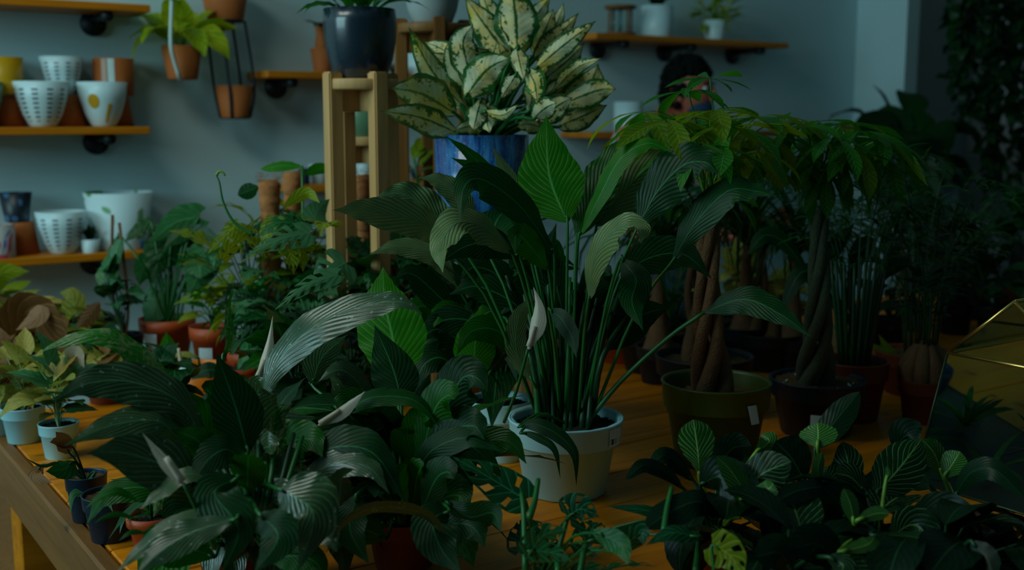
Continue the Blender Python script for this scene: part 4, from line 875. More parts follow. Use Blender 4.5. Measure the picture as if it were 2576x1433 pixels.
palm(t, P + Vector((0, 0, h * .85)), 16, .26, .46, .16, 1, nl=12)
for i in range(16):
    a = i * .39; q = P + Vector((math.cos(a) * .025, math.sin(a) * .025, h * .85)); obj('cane', tube([q, q + Vector((math.cos(a) * .03, math.sin(a) * .03, .22))], .0045, .003, 4, 6), mStemD, t)
for pts, w_ in (([(2080, 800), (2000, 640), (1930, 590), (1880, 640)], 50), ([(2110, 780), (2090, 650), (2150, 560)], 46), ([(2130, 780), (2160, 640), (2210, 600)], 56), ([(2120, 820), (2060, 700), (2010, 690), (1960, 800)], 50), ([(2150, 790), (2230, 680), (2300, 660)], 44)):
    hleaf(t, pts, w_, mSpathD, d + .02, d, roll=20, shape='lance', stem=P + Vector((0, 0, h * .8)))
t, P, rt, h, d = PP('bulb_plant', 'fine leaved plant on a brown swollen root in a terracotta pot, right', 2320, 1058, 128, 952, mTerraD, 'nursery', soil=None)
for i in range(9):
    a = i * .7; q = Vector((math.cos(a), math.sin(a), 0)); b = P + Vector((0, 0, h * .9))
    obj('swollen_root', tube([b + q * rt * .55 - Vector((0, 0, .03)), b + q * rt * .72 + Vector((0, 0, .03)), b + q * rt * .15 + Vector((0, 0, .085))], .010, .008, 8, 7, rf=lambda f: .008 + .008 * math.sin(PI * f)), mBark, t)
palm(t, P + Vector((0, 0, h + .07)), 13, .14, .34, .15, 2, nl=12, L=.06); bush(t, P + Vector((0, 0, h + .07)), P + Vector((0, 0, h + .17)), (.06, .06, .07), 40, ['palm', 'bg'], .04, .07, 3)
t, P, rt, h, d = PP('ponytail_palm', 'dark terracotta pot of gritty soil behind the swollen root plant', 2295, 985, 185, 882, mTerraD, 'nursery', soil=mGrit)
palm(t, P + Vector((0, 0, h * .85)), 14, .22, .42, .22, 4, nl=12)
hleaf(t, [(2250, 880), (2215, 880), (2190, 860)], 20, mYel, d, d, roll=10); hleaf(t, [(2260, 905), (2235, 880), (2210, 840)], 26, mYel, d, d, roll=10, shape='agl')
for i, (x, yb, w_, yr, n, L0, L1, lab) in enumerate(((1655, 960, 110, 870, 80, .22, .40, 'curly grass like ponytail palm behind the peace lily on the right'), (1870, 915, 130, 820, 90, .24, .42, 'bushy grass leaved plant between the money trees'), (1990, 930, 120, 850, 60, .2, .38, 'arching grass leaved plant left of the second trunk'))):
    t, P, rt, h, d = PP('ponytail_palm', lab, x, yb, w_, yr, mBlk, 'nursery', soil=mGrit)
    b = P + Vector((0, 0, h)); obj('trunk', tube([b - Vector((0, 0, .02)), b + Vector((0, 0, .05)), b + Vector((0, 0, .20))], .03, .012, 10, 10, rf=lambda f: .032 * (1 - f) ** 1.5 + .010), mBark, t)
    strap_fan(t, b + Vector((0, 0, .19)), n, L0, L1, 10 + i)
t, P, rt, h, d = PP('fern', 'frilly bright green fern low behind the right money trees', 1700, 905, 110, 840, mBlk, 'nursery')
bush(t, P + Vector((0, 0, h)), P + Vector((0, 0, h + .07)), (.10, .10, .08), 70, ['frill', 'palm'], .05, .09, 4)
for (x, yb, w_, yr, m_, k_, lab, n, kind, rad) in (
    (1850, 860, 110, 800, mBlk, 'syn', 'pale yellow green plant in a black pot behind the left trunk', 30, 'syn', .09),
    (1960, 865, 120, 815, mBlk, 'syn', 'low pale green plant in a black pot behind the drooping leaf', 30, 'syn', .08),
    (2235, 870, 100, 800, mBlk, 'bg', 'dark leafy plant in a black pot at the far right end of the table', 34, 'bg', .11),
    (2400, 838, 90, 760, mBlk, 'bg', 'dark plant beyond the swollen root plant, far right', 36, 'bg', .12),
    (2500, 850, 96, 770, mBlk, 'bg', 'dark plant above the glass terrarium at the back', 36, 'bg', .12),
    (2560, 800, 100, 720, mTerraD, 'bg', 'dark bushy plant at the right edge of the picture', 36, 'bg', .14)):
    t, P, rt, h, d = PP('leafy_plant', lab, x, yb, w_, yr, m_, 'nursery')
    bush(t, P + Vector((0, 0, h * .9)), P + Vector((0, 0, h + rad * .8)), (rad, rad, rad * .9), n, [kind], .07, .11, int(x), pmin=-30, pmax=60, smat=mStemD)
t, P, rt, h, d = PP('dark_palm', 'blurred palm with long dark leaves above the glass terrarium', 2440, 800, 90, 740, mBlk, 'nursery')
palm(t, P + Vector((0, 0, h)), 11, .2, .36, .36, 9, nl=14, L=.12)
t, P, rt, h, d = PP('dark_palm', 'blurred palm right of the second money tree, behind the parlour palm', 2290, 830, 90, 760, mBlk, 'nursery')
palm(t, P + Vector((0, 0, h)), 9, .16, .32, .28, 19, nl=14, L=.10); strap_fan(t, P + Vector((0, 0, h + .05)), 12, .3, .5, 77)
# big dark leaved plant and trailing vines against the far wall
Pb = uv(vpix(2270, .4), WALLV - .42, 0); t = thing('fiddle_leaf_plant', 'dark broad leaved tree standing by the wall behind the right money tree', 'potted plant', Pb)
pot(t, Pb, .16, .30, mBlk, 'nursery'); dd = dep(Pb + Vector((0, 0, 1.3))); obj('trunk', tube([Pb + Vector((0, 0, .25)), at(2270, 560, dd), at(2265, 400, dd)], .014, .008, 8, 7), mBark, t)
for (x, y, a, pt, L) in ((2190, 300, 3.0, 20, .20), (2240, 300, 2.4, 60, .18), (2290, 300, 1.2, 60, .20), (2300, 380, -.8, -20, .24), (2350, 340, -.2, 10, .20), (2210, 360, 3.6, -30, .24), (2260, 430, -1.6, -40, .26), (2330, 420, 0, -30, .22), (2200, 430, 3.2, -40, .22), (2280, 350, -1.8, 10, .24), (2360, 390, -.4, -30, .2), (2240, 480, -1.2, -50, .2), (2310, 490, -.6, -30, .2)):
    rleaf(t, at(x, y, dd), a, pt, L, 'bgbig', rn.uniform(-30, 30), at(2268, y + 60, dd), .004, mStemD, rn, 1.1)
for pts, w_ in (([(2240, 400), (2200, 330), (2168, 285)], 120), ([(2262, 400), (2240, 320), (2232, 262)], 110), ([(2290, 420), (2300, 340), (2296, 268)], 120), ([(2270, 470), (2200, 440), (2150, 400)], 110), ([(2290, 440), (2350, 370), (2400, 300)], 90), ([(2300, 470), (2350, 430), (2380, 380)], 90), ([(2260, 520), (2240, 460), (2210, 420)], 110), ([(2290, 540), (2310, 470), (2320, 410)], 110), ([(2230, 380), (2190, 380), (2140, 440)], 90), ([(2280, 560), (2330, 520), (2350, 470)], 80)):
    hleaf(t, pts, w_, mBgD, dd - .03, dd - .08, roll=rn.uniform(-35, 35), shape='oval', stem=at(2268, 600, dd), sr=.004, smat=mStemD, n=10, nx=3)
VG = 'trailing vines hanging from above at the far right'
for i, (x, ytop, ybot, off) in enumerate(((2405, -80, 120, .5), (2440, -80, 330, .5), (2475, -80, 420, .55), (2510, -80, 480, .5), (2545, -80, 460, .6), (2580, -80, 430, .5), (2560, -80, 300, .8), (2495, -80, 260, .8), (2420, -80, 230, .7))):
    A = wal(x, ytop, off); rn_ = random.Random(i); d = dep(A)
    t = thing('trailing_vine', 'long dark green vine trailing from above at the right edge', 'hanging vine', A, VG)
    B = at(x + rn_.uniform(-15, 15), ybot, d); obj('stem', tube([A, A.lerp(B, .5) + Vector((.02, 0, 0)), B], .003, .0015, 12, 4), mStemD, t)
    n = int((ybot - ytop) / 4.5)
    for k in range(n):
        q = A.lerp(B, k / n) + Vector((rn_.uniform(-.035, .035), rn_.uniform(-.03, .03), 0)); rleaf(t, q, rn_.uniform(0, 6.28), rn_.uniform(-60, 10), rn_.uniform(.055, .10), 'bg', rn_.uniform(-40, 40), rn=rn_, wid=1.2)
# pale pots far right behind
for (x, y, w_, h_, lab, m_) in ((2470, 600, 120, 40, 'pale grey wide bowl at the back right', 0), (2375, 560, 60, 90, 'pale curved pot behind the arching palm leaves', 0), (2560, 620, 50, 100, 'pale pot at the right edge behind the palms', 0)):
    P = wal(x, y, .45); d = dep(P); q = thing('plant_pedestal', 'tall dark pedestal under the ' + lab, 'pedestal', Vector((P.x, P.y, 0)))
    obj('column', lathe([(.0, 0), (.05, 0), (.04, .03), (.035, P.z - .02), (.05, P.z), (0, P.z)], Vector((P.x, P.y, 0)), 16), mBlk, q)
    t = thing('pale_pot', lab, 'pot', P); obj('body', lathe(potprof('bowl', M(w_ / 2, d), M(h_, d)), P, 24), plain('dim_white_glaze', (.42, .52, .50)), t)
# ================================================================ glass house terrarium
def terr():
    z0, z1, z2 = .752, .975, 1.074; B = [(1.59, 1.13), (1.59, .83), (1.97, .83), (1.97, 1.13)]; T = [(1.607, 1.092), (1.607, .868), (1.95, .868), (1.95, 1.092)]
    b = [uv(*q, z0) for q in B]; r = [uv(*q, z1) for q in T]; g = [uv(1.607, .98, z2), uv(1.95, .98, z2)]
    t = thing('glass_terrarium', 'house shaped glass terrarium with brass edges at the right', 'terrarium', uv(1.78, .98, .75))
    E = [(b[i], b[(i + 1) % 4], 'bottom_rail') for i in range(4)] + [(b[i], r[i], 'corner_post') for i in range(4)] + [(r[i], r[(i + 1) % 4], 'rim_rail') for i in range(4)] + [(r[0], g[0], 'roof_edge'), (r[1], g[0], 'roof_edge'), (r[2], g[1], 'roof_edge'), (r[3], g[1], 'roof_edge'), (g[0], g[1], 'ridge')]
    for a, c_, nm in E: obj(nm, tube([a, c_], .0032 if nm in ('roof_edge', 'ridge', 'rim_rail') else .0024, n=1, sides=6), mBrass if nm in ('roof_edge', 'ridge', 'rim_rail') else plain_dark, t)
    for q in ([b[0], b[1], r[1], r[0]], [b[1], b[2], r[2], r[1]], [b[2], b[3], r[3], r[2]], [b[3], b[0], r[0], r[3]], [r[0], r[1], g[0]], [r[2], r[3], g[1]], [r[1], r[2], g[1], g[0]], [r[3], r[0], g[0], g[1]]):
        obj('glass_pane', mesh('p', q, [tuple(range(len(q)))]), mGlass, t, smooth=False)
    obj('tray', mesh('tray', b, [(0, 1, 2, 3)]), plain('dull_brass_tray', (.03, .04, .03), .5, metal=.3), t, smooth=False)
    return t
plain_dark = plain('dark_brass', (.05, .07, .04), .4, metal=.8)  # darker brass tone for the bottom rails and corner posts
terr()
rn = random.Random(9)
for i, (u_, v_, n, lab) in enumerate(((1.68, 1.05, 16, 'small grey green air plant at the left corner inside the terrarium'), (1.75, .96, 18, 'grey green air plant in the middle of the terrarium'), (1.85, 1.04, 16, 'air plant at the back of the terrarium'))):
    P = uv(u_, v_, .757); t = thing('air_plant', lab, 'air plant', P)
    for k in range(n): rleaf(t, P, k * 2.4, rn.uniform(15, 75), rn.uniform(.06, .11), 'palm', rn.uniform(-30, 30), rn=rn, wid=1.2)
P = uv(1.88, .92, .757); t = thing('dark_blue_bowl', 'round dark blue bowl inside the terrarium at the right edge', 'ornament', P); obj('body', lathe(potprof('round', .04, .06), P, 24), mNavy, t)
# ================================================================ pinstriped plants at the lower right
D1 = 1.42
def birk(label, px, pyb, heroes, n, seed, rad=(.10, .08, .04), up=.04):
    P = tab(px, pyb); d = dep(P); t = thing('pinstripe_plant', label, 'potted plant', P); h = .085; pot(t, P, .056, h, mTerraD, 'nursery')
    c = P + Vector((0, 0, h * .9))
    for (pts, w_, m_, d0, d1, rl, shp) in heroes:
        hleaf(t, pts, w_, m_, d0, d1, roll=rl, roll2=rl * .6, shape=shp, fold=.16, ripple=.03, n=18, nx=5, stem=c, sr=.0035, smat=mStemY if m_ is mBirkL else mStemD)
    bush(t, c, c + Vector((0, 0, up)), rad, n, ['birk', 'birkd', 'birkd', 'birkd'], .09, .125, seed, pmin=-30, pmax=10, sr=.0028, smat=mStemD)
    return t, c
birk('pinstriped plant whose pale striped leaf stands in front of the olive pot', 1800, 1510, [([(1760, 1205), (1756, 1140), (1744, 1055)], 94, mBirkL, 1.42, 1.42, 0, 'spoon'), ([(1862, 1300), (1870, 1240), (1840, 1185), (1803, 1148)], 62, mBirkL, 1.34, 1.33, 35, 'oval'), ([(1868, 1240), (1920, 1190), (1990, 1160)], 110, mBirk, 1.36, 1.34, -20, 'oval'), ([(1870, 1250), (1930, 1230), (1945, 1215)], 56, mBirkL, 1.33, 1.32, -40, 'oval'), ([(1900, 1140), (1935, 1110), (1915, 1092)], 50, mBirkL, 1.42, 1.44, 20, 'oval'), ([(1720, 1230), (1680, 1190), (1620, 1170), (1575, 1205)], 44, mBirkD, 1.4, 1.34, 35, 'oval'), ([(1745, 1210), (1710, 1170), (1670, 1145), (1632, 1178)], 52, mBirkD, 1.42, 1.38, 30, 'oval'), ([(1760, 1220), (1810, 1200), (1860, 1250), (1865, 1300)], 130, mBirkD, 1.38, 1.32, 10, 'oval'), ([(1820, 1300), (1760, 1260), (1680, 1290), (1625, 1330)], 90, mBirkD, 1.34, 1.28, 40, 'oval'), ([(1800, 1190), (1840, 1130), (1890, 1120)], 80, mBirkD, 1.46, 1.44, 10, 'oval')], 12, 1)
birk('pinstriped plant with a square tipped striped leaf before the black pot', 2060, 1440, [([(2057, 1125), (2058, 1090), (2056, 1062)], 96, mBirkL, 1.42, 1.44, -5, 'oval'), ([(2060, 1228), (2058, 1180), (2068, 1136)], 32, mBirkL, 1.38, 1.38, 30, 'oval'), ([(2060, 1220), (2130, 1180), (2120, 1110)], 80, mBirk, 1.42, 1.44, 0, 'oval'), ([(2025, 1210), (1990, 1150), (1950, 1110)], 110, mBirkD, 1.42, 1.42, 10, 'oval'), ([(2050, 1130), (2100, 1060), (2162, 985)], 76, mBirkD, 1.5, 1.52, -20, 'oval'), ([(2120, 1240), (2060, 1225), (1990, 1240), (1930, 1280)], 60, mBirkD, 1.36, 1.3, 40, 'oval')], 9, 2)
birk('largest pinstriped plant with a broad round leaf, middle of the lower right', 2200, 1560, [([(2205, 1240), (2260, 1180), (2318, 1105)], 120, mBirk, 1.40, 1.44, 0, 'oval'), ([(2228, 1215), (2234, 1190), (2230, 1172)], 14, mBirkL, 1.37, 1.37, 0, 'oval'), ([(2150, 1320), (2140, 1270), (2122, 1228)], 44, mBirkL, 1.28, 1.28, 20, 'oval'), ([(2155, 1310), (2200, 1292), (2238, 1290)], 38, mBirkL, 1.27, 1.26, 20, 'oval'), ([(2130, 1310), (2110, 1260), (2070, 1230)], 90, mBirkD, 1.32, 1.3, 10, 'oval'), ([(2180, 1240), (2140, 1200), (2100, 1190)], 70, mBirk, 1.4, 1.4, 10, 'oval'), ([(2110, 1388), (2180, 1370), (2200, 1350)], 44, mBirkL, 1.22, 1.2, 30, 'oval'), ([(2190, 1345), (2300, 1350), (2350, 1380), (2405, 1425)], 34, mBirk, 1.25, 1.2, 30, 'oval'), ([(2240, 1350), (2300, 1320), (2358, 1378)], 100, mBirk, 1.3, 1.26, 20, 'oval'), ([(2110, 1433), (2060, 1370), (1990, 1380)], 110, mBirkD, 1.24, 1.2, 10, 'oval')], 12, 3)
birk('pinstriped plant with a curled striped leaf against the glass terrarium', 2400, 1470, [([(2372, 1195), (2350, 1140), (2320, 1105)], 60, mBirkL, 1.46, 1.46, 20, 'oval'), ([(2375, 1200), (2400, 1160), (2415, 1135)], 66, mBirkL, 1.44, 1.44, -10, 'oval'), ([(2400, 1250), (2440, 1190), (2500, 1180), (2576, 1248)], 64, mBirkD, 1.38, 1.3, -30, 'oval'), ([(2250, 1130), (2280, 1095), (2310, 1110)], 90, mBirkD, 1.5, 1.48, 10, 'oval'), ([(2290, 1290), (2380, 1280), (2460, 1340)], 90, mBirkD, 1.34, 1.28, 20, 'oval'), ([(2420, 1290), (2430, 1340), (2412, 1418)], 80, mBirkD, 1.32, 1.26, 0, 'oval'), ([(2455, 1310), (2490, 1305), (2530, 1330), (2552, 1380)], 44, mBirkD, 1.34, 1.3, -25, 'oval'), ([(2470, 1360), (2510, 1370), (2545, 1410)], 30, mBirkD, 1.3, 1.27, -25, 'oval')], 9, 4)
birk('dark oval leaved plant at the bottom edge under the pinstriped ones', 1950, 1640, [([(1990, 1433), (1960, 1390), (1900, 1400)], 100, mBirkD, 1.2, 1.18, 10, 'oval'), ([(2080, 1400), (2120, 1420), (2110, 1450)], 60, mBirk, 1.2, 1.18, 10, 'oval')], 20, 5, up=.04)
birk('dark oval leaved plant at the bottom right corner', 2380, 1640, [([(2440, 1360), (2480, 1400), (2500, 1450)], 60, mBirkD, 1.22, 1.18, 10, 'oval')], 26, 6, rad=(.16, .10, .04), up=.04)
# ================================================================ small monsteras at the bottom centre
t, P, rt, h, d = potplant('small_monstera', 'small monstera with holed leaves on upright stems, bottom centre', 1350, 1540, 150, 1470, mTerraD, 'nursery')
cr = P + Vector((0, 0, h * .9))
def HM(pts, w_, m_, d0, d1, rl=0, holes=1, shape='heart', stem=cr, **k):
    return hleaf(t, pts, w_, m_, d0, d1, roll=rl, shape=shape, fold=.1, n=k.pop('n', 24), nx=6, holes=holes, lobes=k.pop('lobes', .10), stem=stem, sr=.0022, ripple=.03, **k)
HM([(1322, 1256), (1230, 1200), (1138, 1148)], 100, mMonT, 1.36, 1.38, 10)
HM([(1430, 1300), (1462, 1280), (1508, 1300)], 98, mMonT, 1.32, 1.31, 0)
HM([(1330, 1395), (1370, 1345), (1430, 1330)], 80, mMonT, 1.24, 1.22, 20)
HM([(1326, 1385), (1390, 1390), (1440, 1412)], 60, mMonT, 1.24, 1.22, 20)
HM([(1480, 1360), (1550, 1345), (1632, 1308)], 40, mMonT, 1.28, 1.28, 30, holes=0, shape='agl')
HM([(1670, 1300), (1620, 1282), (1525, 1272)], 34, mMonT, 1.34, 1.34, 30, holes=0, shape='agl')
HM([(1560, 1390), (1610, 1340), (1620, 1370)], 60, mMonT, 1.26, 1.24, 20, holes=0, shape='agl')
HM([(1500, 1340), (1560, 1370), (1580, 1420)], 60, mMon, 1.24, 1.2, 10, holes=0, shape='agl')
HM([(1755, 1350), (1690, 1340), (1625, 1370)], 50, mMonT, 1.26, 1.24, 30, holes=0, shape='agl')
HM([(1790, 1370), (1840, 1400), (1870, 1460)], 100, mYel, 1.22, 1.2, 10, stem=at(1800, 1500, 1.22))
for a, b, c_ in (((1322, 1440), (1318, 1300), (1312, 1240)), ((1332, 1300), (1345, 1260), (1354, 1205)), ((1404, 1440), (1404, 1390), (1428, 1300)), ((1460, 1440), (1470, 1380), (1485, 1355)), ((1750, 1440), (1755, 1390), (1758, 1345)), ((1670, 1340), (1678, 1280), (1690, 1225))):
    obj('stem', tube([at(*a, 1.27), at(*b, 1.30), at(*c_, 1.33)], .0042, .0028, 10, 6), mStem, t)
bush(t, cr, cr + Vector((0.02, 0, .03)), (.12, .08, .03), 6, ['mont'], .06, .09, 44, sr=.002, smat=mStemD)
# ================================================================ plants along the left
t, P, rt, h, d = potplant('heart_leaf_plant', 'plant with large heart shaped leaves in a red brown pot with a label', 425, 905, 140, 800, mTerraR, 'rim')
sticker(t, P, lambda z: rt * .93, camaz(P, -40), .55, h * .36, h * .72, mBar, 'price_label')
cr = P + Vector((0, 0, h * .85)); d0 = d
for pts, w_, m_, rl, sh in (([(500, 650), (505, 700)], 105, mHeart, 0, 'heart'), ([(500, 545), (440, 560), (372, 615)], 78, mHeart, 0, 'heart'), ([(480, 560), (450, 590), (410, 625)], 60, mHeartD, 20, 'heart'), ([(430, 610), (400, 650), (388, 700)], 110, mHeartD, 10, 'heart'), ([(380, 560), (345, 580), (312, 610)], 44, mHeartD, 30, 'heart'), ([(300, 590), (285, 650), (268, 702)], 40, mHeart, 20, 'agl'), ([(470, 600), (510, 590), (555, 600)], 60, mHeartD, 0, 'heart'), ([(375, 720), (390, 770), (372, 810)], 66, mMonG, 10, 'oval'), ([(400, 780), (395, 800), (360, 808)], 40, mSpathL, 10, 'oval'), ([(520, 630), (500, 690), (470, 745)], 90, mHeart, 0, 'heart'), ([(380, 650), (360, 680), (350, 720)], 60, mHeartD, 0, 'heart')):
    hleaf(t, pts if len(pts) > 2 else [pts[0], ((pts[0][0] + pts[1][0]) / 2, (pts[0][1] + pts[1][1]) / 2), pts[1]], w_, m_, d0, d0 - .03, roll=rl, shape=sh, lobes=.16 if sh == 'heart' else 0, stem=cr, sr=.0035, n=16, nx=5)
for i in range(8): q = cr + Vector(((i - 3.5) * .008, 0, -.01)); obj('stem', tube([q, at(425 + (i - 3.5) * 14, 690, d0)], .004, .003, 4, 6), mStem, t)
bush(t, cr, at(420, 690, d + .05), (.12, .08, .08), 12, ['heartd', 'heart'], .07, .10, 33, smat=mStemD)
t, P, rt, h, d = potplant('small_succulent', 'small yellow tipped plant in a red brown pot with a label, left of centre', 540, 940, 118, 820, mTerraR, 'rim')
sticker(t, P, lambda z: rt * .92, camaz(P, -22), .62, h * .18, h * .62, mBar, 'price_label')
bush(t, P + Vector((0, 0, h * .85)), P + Vector((0, 0, h + .035)), (.055, .05, .035), 22, ['yels', 'spath'], .04, .07, 3)
t, P, rt, h, d = potplant('orange_pot_plant', 'small plant in an orange glazed pot with a white rim, behind the glossy leaves', 505, 1010, 112, 915, mOrange, 'cyl')
obj('rim', lathe([(rt * .95, h), (rt * 1.02, h), (rt * 1.03, h * .9), (rt, h * .86)], P, 28), mWhiteC, t)
cr = P + Vector((0, 0, h * .9))
hleaf(t, [(425, 905), (422, 870), (418, 835)], 44, mSpathL, d - .05, d - .05, roll=5, shape='agl', stem=cr); hleaf(t, [(500, 900), (460, 890), (410, 905)], 16, mSyn, d - .05, d - .06, roll=20, shape='agl', stem=cr)
obj('pale_bud', tube([at(455, 915, d - .08), at(449, 875, d - .08)], .0045, .003, 4, 8), mSpathe, t)
hleaf(t, [(560, 935), (520, 930), (480, 955)], 50, mSpathD, d - .1, d - .12, roll=30, stem=cr)
# navy pots at the table edge
t, P, rt, h, d = potplant('drooping_dark_plant', 'black potted plant with drooping purple brown leaves at the table edge', 222, 1305, 100, 1190, mNavy, 'nursery', soil=mGrit)
cr = P + Vector((0, 0, h * .85))
for pts, w_, m_ in (([(175, 1175), (140, 1165), (105, 1172), (62, 1150)], 10, mBgD), ([(105, 1168), (90, 1195), (132, 1215)], 38, mBrown), ([(185, 1160), (160, 1180), (115, 1185)], 60, mHeartD), ([(175, 1140), (160, 1110), (140, 1085)], 44, mBrown), ([(240, 1185), (215, 1230), (182, 1245), (178, 1290)], 26, mMonG), ([(180, 1120), (150, 1110), (125, 1112)], 30, mBrown)):
    hleaf(t, pts, w_, m_, d - .02, d - .06, roll=15, shape='agl', stem=cr, sr=.002, smat=mStemD)
t, P, rt, h, d = potplant('drooping_green_plant', 'larger navy pot with gritty soil and thin drooping leaves, table edge', 283, 1352, 136, 1238, mNavy, 'nursery', soil=mGrit)
cr = P + Vector((0, 0, h * .85))
for pts, w_ in (([(335, 1260), (290, 1238), (245, 1250), (216, 1280)], 20), ([(300, 1230), (270, 1250), (285, 1290)], 18), ([(330, 1200), (300, 1150), (262, 1130)], 40)): hleaf(t, pts, w_, mSpath, d - .04, d - .07, roll=20, stem=cr)
t, P, rt, h, d = potplant('small_green_plant', 'small feathery plant in a terracotta pot beside the navy pot', 385, 1385, 124, 1290, mTerraR, 'rim')
bush(t, P + Vector((0, 0, h * .85)), P + Vector((0, 0, h + .03)), (.05, .05, .03), 50, ['palm'], .03, .06, 5)
# white pots with pale syngoniums
for (x, yb, w_, yr, lab, keys, seed, up) in ((62, 1108, 106, 1020, 'yellow green syngonium in the white pot standing nearest the table end', ['syn'], 1, .10), (-4, 1090, 90, 1005, 'pale plant in a white pot cut by the left edge', ['syn', 'pink'], 2, .10), (152, 1148, 96, 1062, 'plant with a white bud in a white pot behind the purple brown leaves', ['syn', 'heart'], 3, .11)):
    t, P, rt, h, d = potplant('syngonium', lab, x, yb, w_, yr, mWhite, 'nursery')
    bush(t, P + Vector((0, 0, h * .85)), P + Vector((0, 0, h + up * .55)), (.065, .065, .06), 22, keys, .055, .085, seed, smat=mStemP, sr=.0016)
    if seed == 3:
        hleaf(t, [(168, 905), (190, 890), (212, 925)], 46, mSpathe, d, d, roll=20, shape='agl'); obj('pale_bud', tube([at(170, 960, d), at(168, 885, d)], .003, .003, 6, 6), mStemP, t)
        obj('pale_bud', tube([at(164, 945, d - .01), at(162, 893, d - .01)], .003, .003, 6, 6), mStemP, t)
G = 'pale leaved plants at the back left corner of the table'
for (x, yb, w_, yr, lab, keys, n, rad, seed) in ((20, 985, 90, 900, 'pinkish brown leaved plant at the far left', ['pink', 'syn', 'brown'], 16, .08, 4), (110, 985, 100, 890, 'brown leaved plant with one very broad leaf, far left', ['brown', 'syn', 'yels'], 14, .08, 5), (180, 930, 90, 850, 'yellow green bushy plant under the left shelf', ['syn', 'syn', 'yels'], 46, .11, 6), (70, 930, 90, 840, 'yellow and pink plant behind the brown leaves', ['syn', 'pink'], 44, .12, 7), (245, 960, 100, 880, 'dark and brown leaved plant left of the red brown pot', ['heartd', 'brown', 'heart'], 26, .08, 8), (270, 1010, 110, 930, 'dull green plant behind the big grey leaf', ['heartd', 'syn', 'brown'], 26, .07, 9), (-30, 900, 110, 820, 'yellow green plant at the left edge with tall stems', ['syn', 'yels'], 40, .12, 10)):
    t, P, rt, h, d = potplant('pale_leaf_plant', lab, x, yb, w_, yr, mTerraD, 'nursery', cat='potted plant')
    bush(t, P + Vector((0, 0, h * .9)), P + Vector((0, 0, h + rad * .30)), (rad, rad, rad * .45), n, keys, .06, .10, seed, pmin=-30, pmax=25, smat=mStemD)
    if seed == 5: hleaf(t, [(10, 860), (70, 790), (170, 850)], 130, mBrown, d - .1, d - .12, roll=40, shape='oval', n=16, nx=5); hleaf(t, [(110, 760), (90, 800), (40, 830)], 50, mPink, d - .12, d - .16, roll=20, shape='agl'); hleaf(t, [(250, 760), (220, 800), (190, 830)], 40, mBrown, d, d, roll=10, shape='agl')
    if seed == 10: hleaf(t, [(-40, 760), (0, 690), (75, 682)], 66, mYel, d - .1, d - .1, roll=20, shape='agl', stem=P + Vector((0, 0, h)))
    if seed == 6: hleaf(t, [(190, 790), (180, 745), (150, 735)], 60, mSyn, d - .05, d - .06, roll=0, shape='heart')
# two dark stakes with a climbing plant
t, P, rt, h, d = potplant('staked_vine', 'thin vine on two dark stakes left of the heart leaf plant', 318, 930, 90, 840, mBlk, 'nursery')
for (x0, y0, x1, y1) in ((283, 540, 283, 740), (300, 560, 322, 760)): obj('stake', tube([at(x0, y0, d), at(x1, y1, d), P + Vector((0, 0, h * .8))], .004, .004, 6, 6), mBark, t)
hleaf(t, [(303, 600), (290, 640), (282, 690)], 34, mHeart, d - .02, d - .02, roll=30, shape='agl'); bush(t, P + Vector((0, 0, h)), at(285, 760, d), (.06, .05, .09), 18, ['heartd', 'heart'], .05, .08, 6, smat=mStemD)
# ================================================================ climbing plants on coir poles
def coirpole(t, x, ytop, wpx, d, base):
    A = at(x, ytop, d); r = M(wpx / 2, d); rn = random.Random(int(x)); n = 70
    cs = []
    H_ = A.z - base.z; me = tube([base, base.lerp(A, .5), A], r, r, n, 18, rf=lambda f: r * (.86 + .08 * abs(math.sin(f * H_ / .035 * PI)) + (.10 if f > 1 - .05 / H_ and f < .985 else 0)) if f < .99 else r * .6)
    for v in me.vertices:
        q = Vector(v.co); v.co = q + Vector((rn.uniform(-1, 1), rn.uniform(-1, 1), rn.uniform(-1, 1))) * r * .05
    p = obj('coir_pole', me, mCoir, t); hs = []
    for i in range(90):
        a = rn.uniform(0, 6.28); z = rn.uniform(-.02, .012) ; q = A + Vector((math.cos(a) * r * rn.uniform(.6, 1), math.sin(a) * r * rn.uniform(.6, 1), z)); e = q + Vector((math.cos(a + 1) * .012, math.sin(a + 1) * .012, rn.uniform(-.002, .010)))
        hs.append(tube([q, (q + e) / 2 + Vector((0, 0, .003)), e], .0004, .0003, 3, 3, caps=False))
    tag(obj('loose_fibres', joinmesh(hs), mCoir, p), kind='stuff')
    ws = []
    for k in range(int(H_ / .035)):
        z = A.z - .045 - k * .035
        if z < base.z + .02: break
        ws.append(obj('twine', tube([Vector((A.x + math.cos(a) * r * .93, A.y + math.sin(a) * r * .93, z + .006 * math.sin(a))) for a in [i * PI / 6 for i in range(13)]], .0008, n=24, sides=4), mBark, p))
rn = random.Random(17)
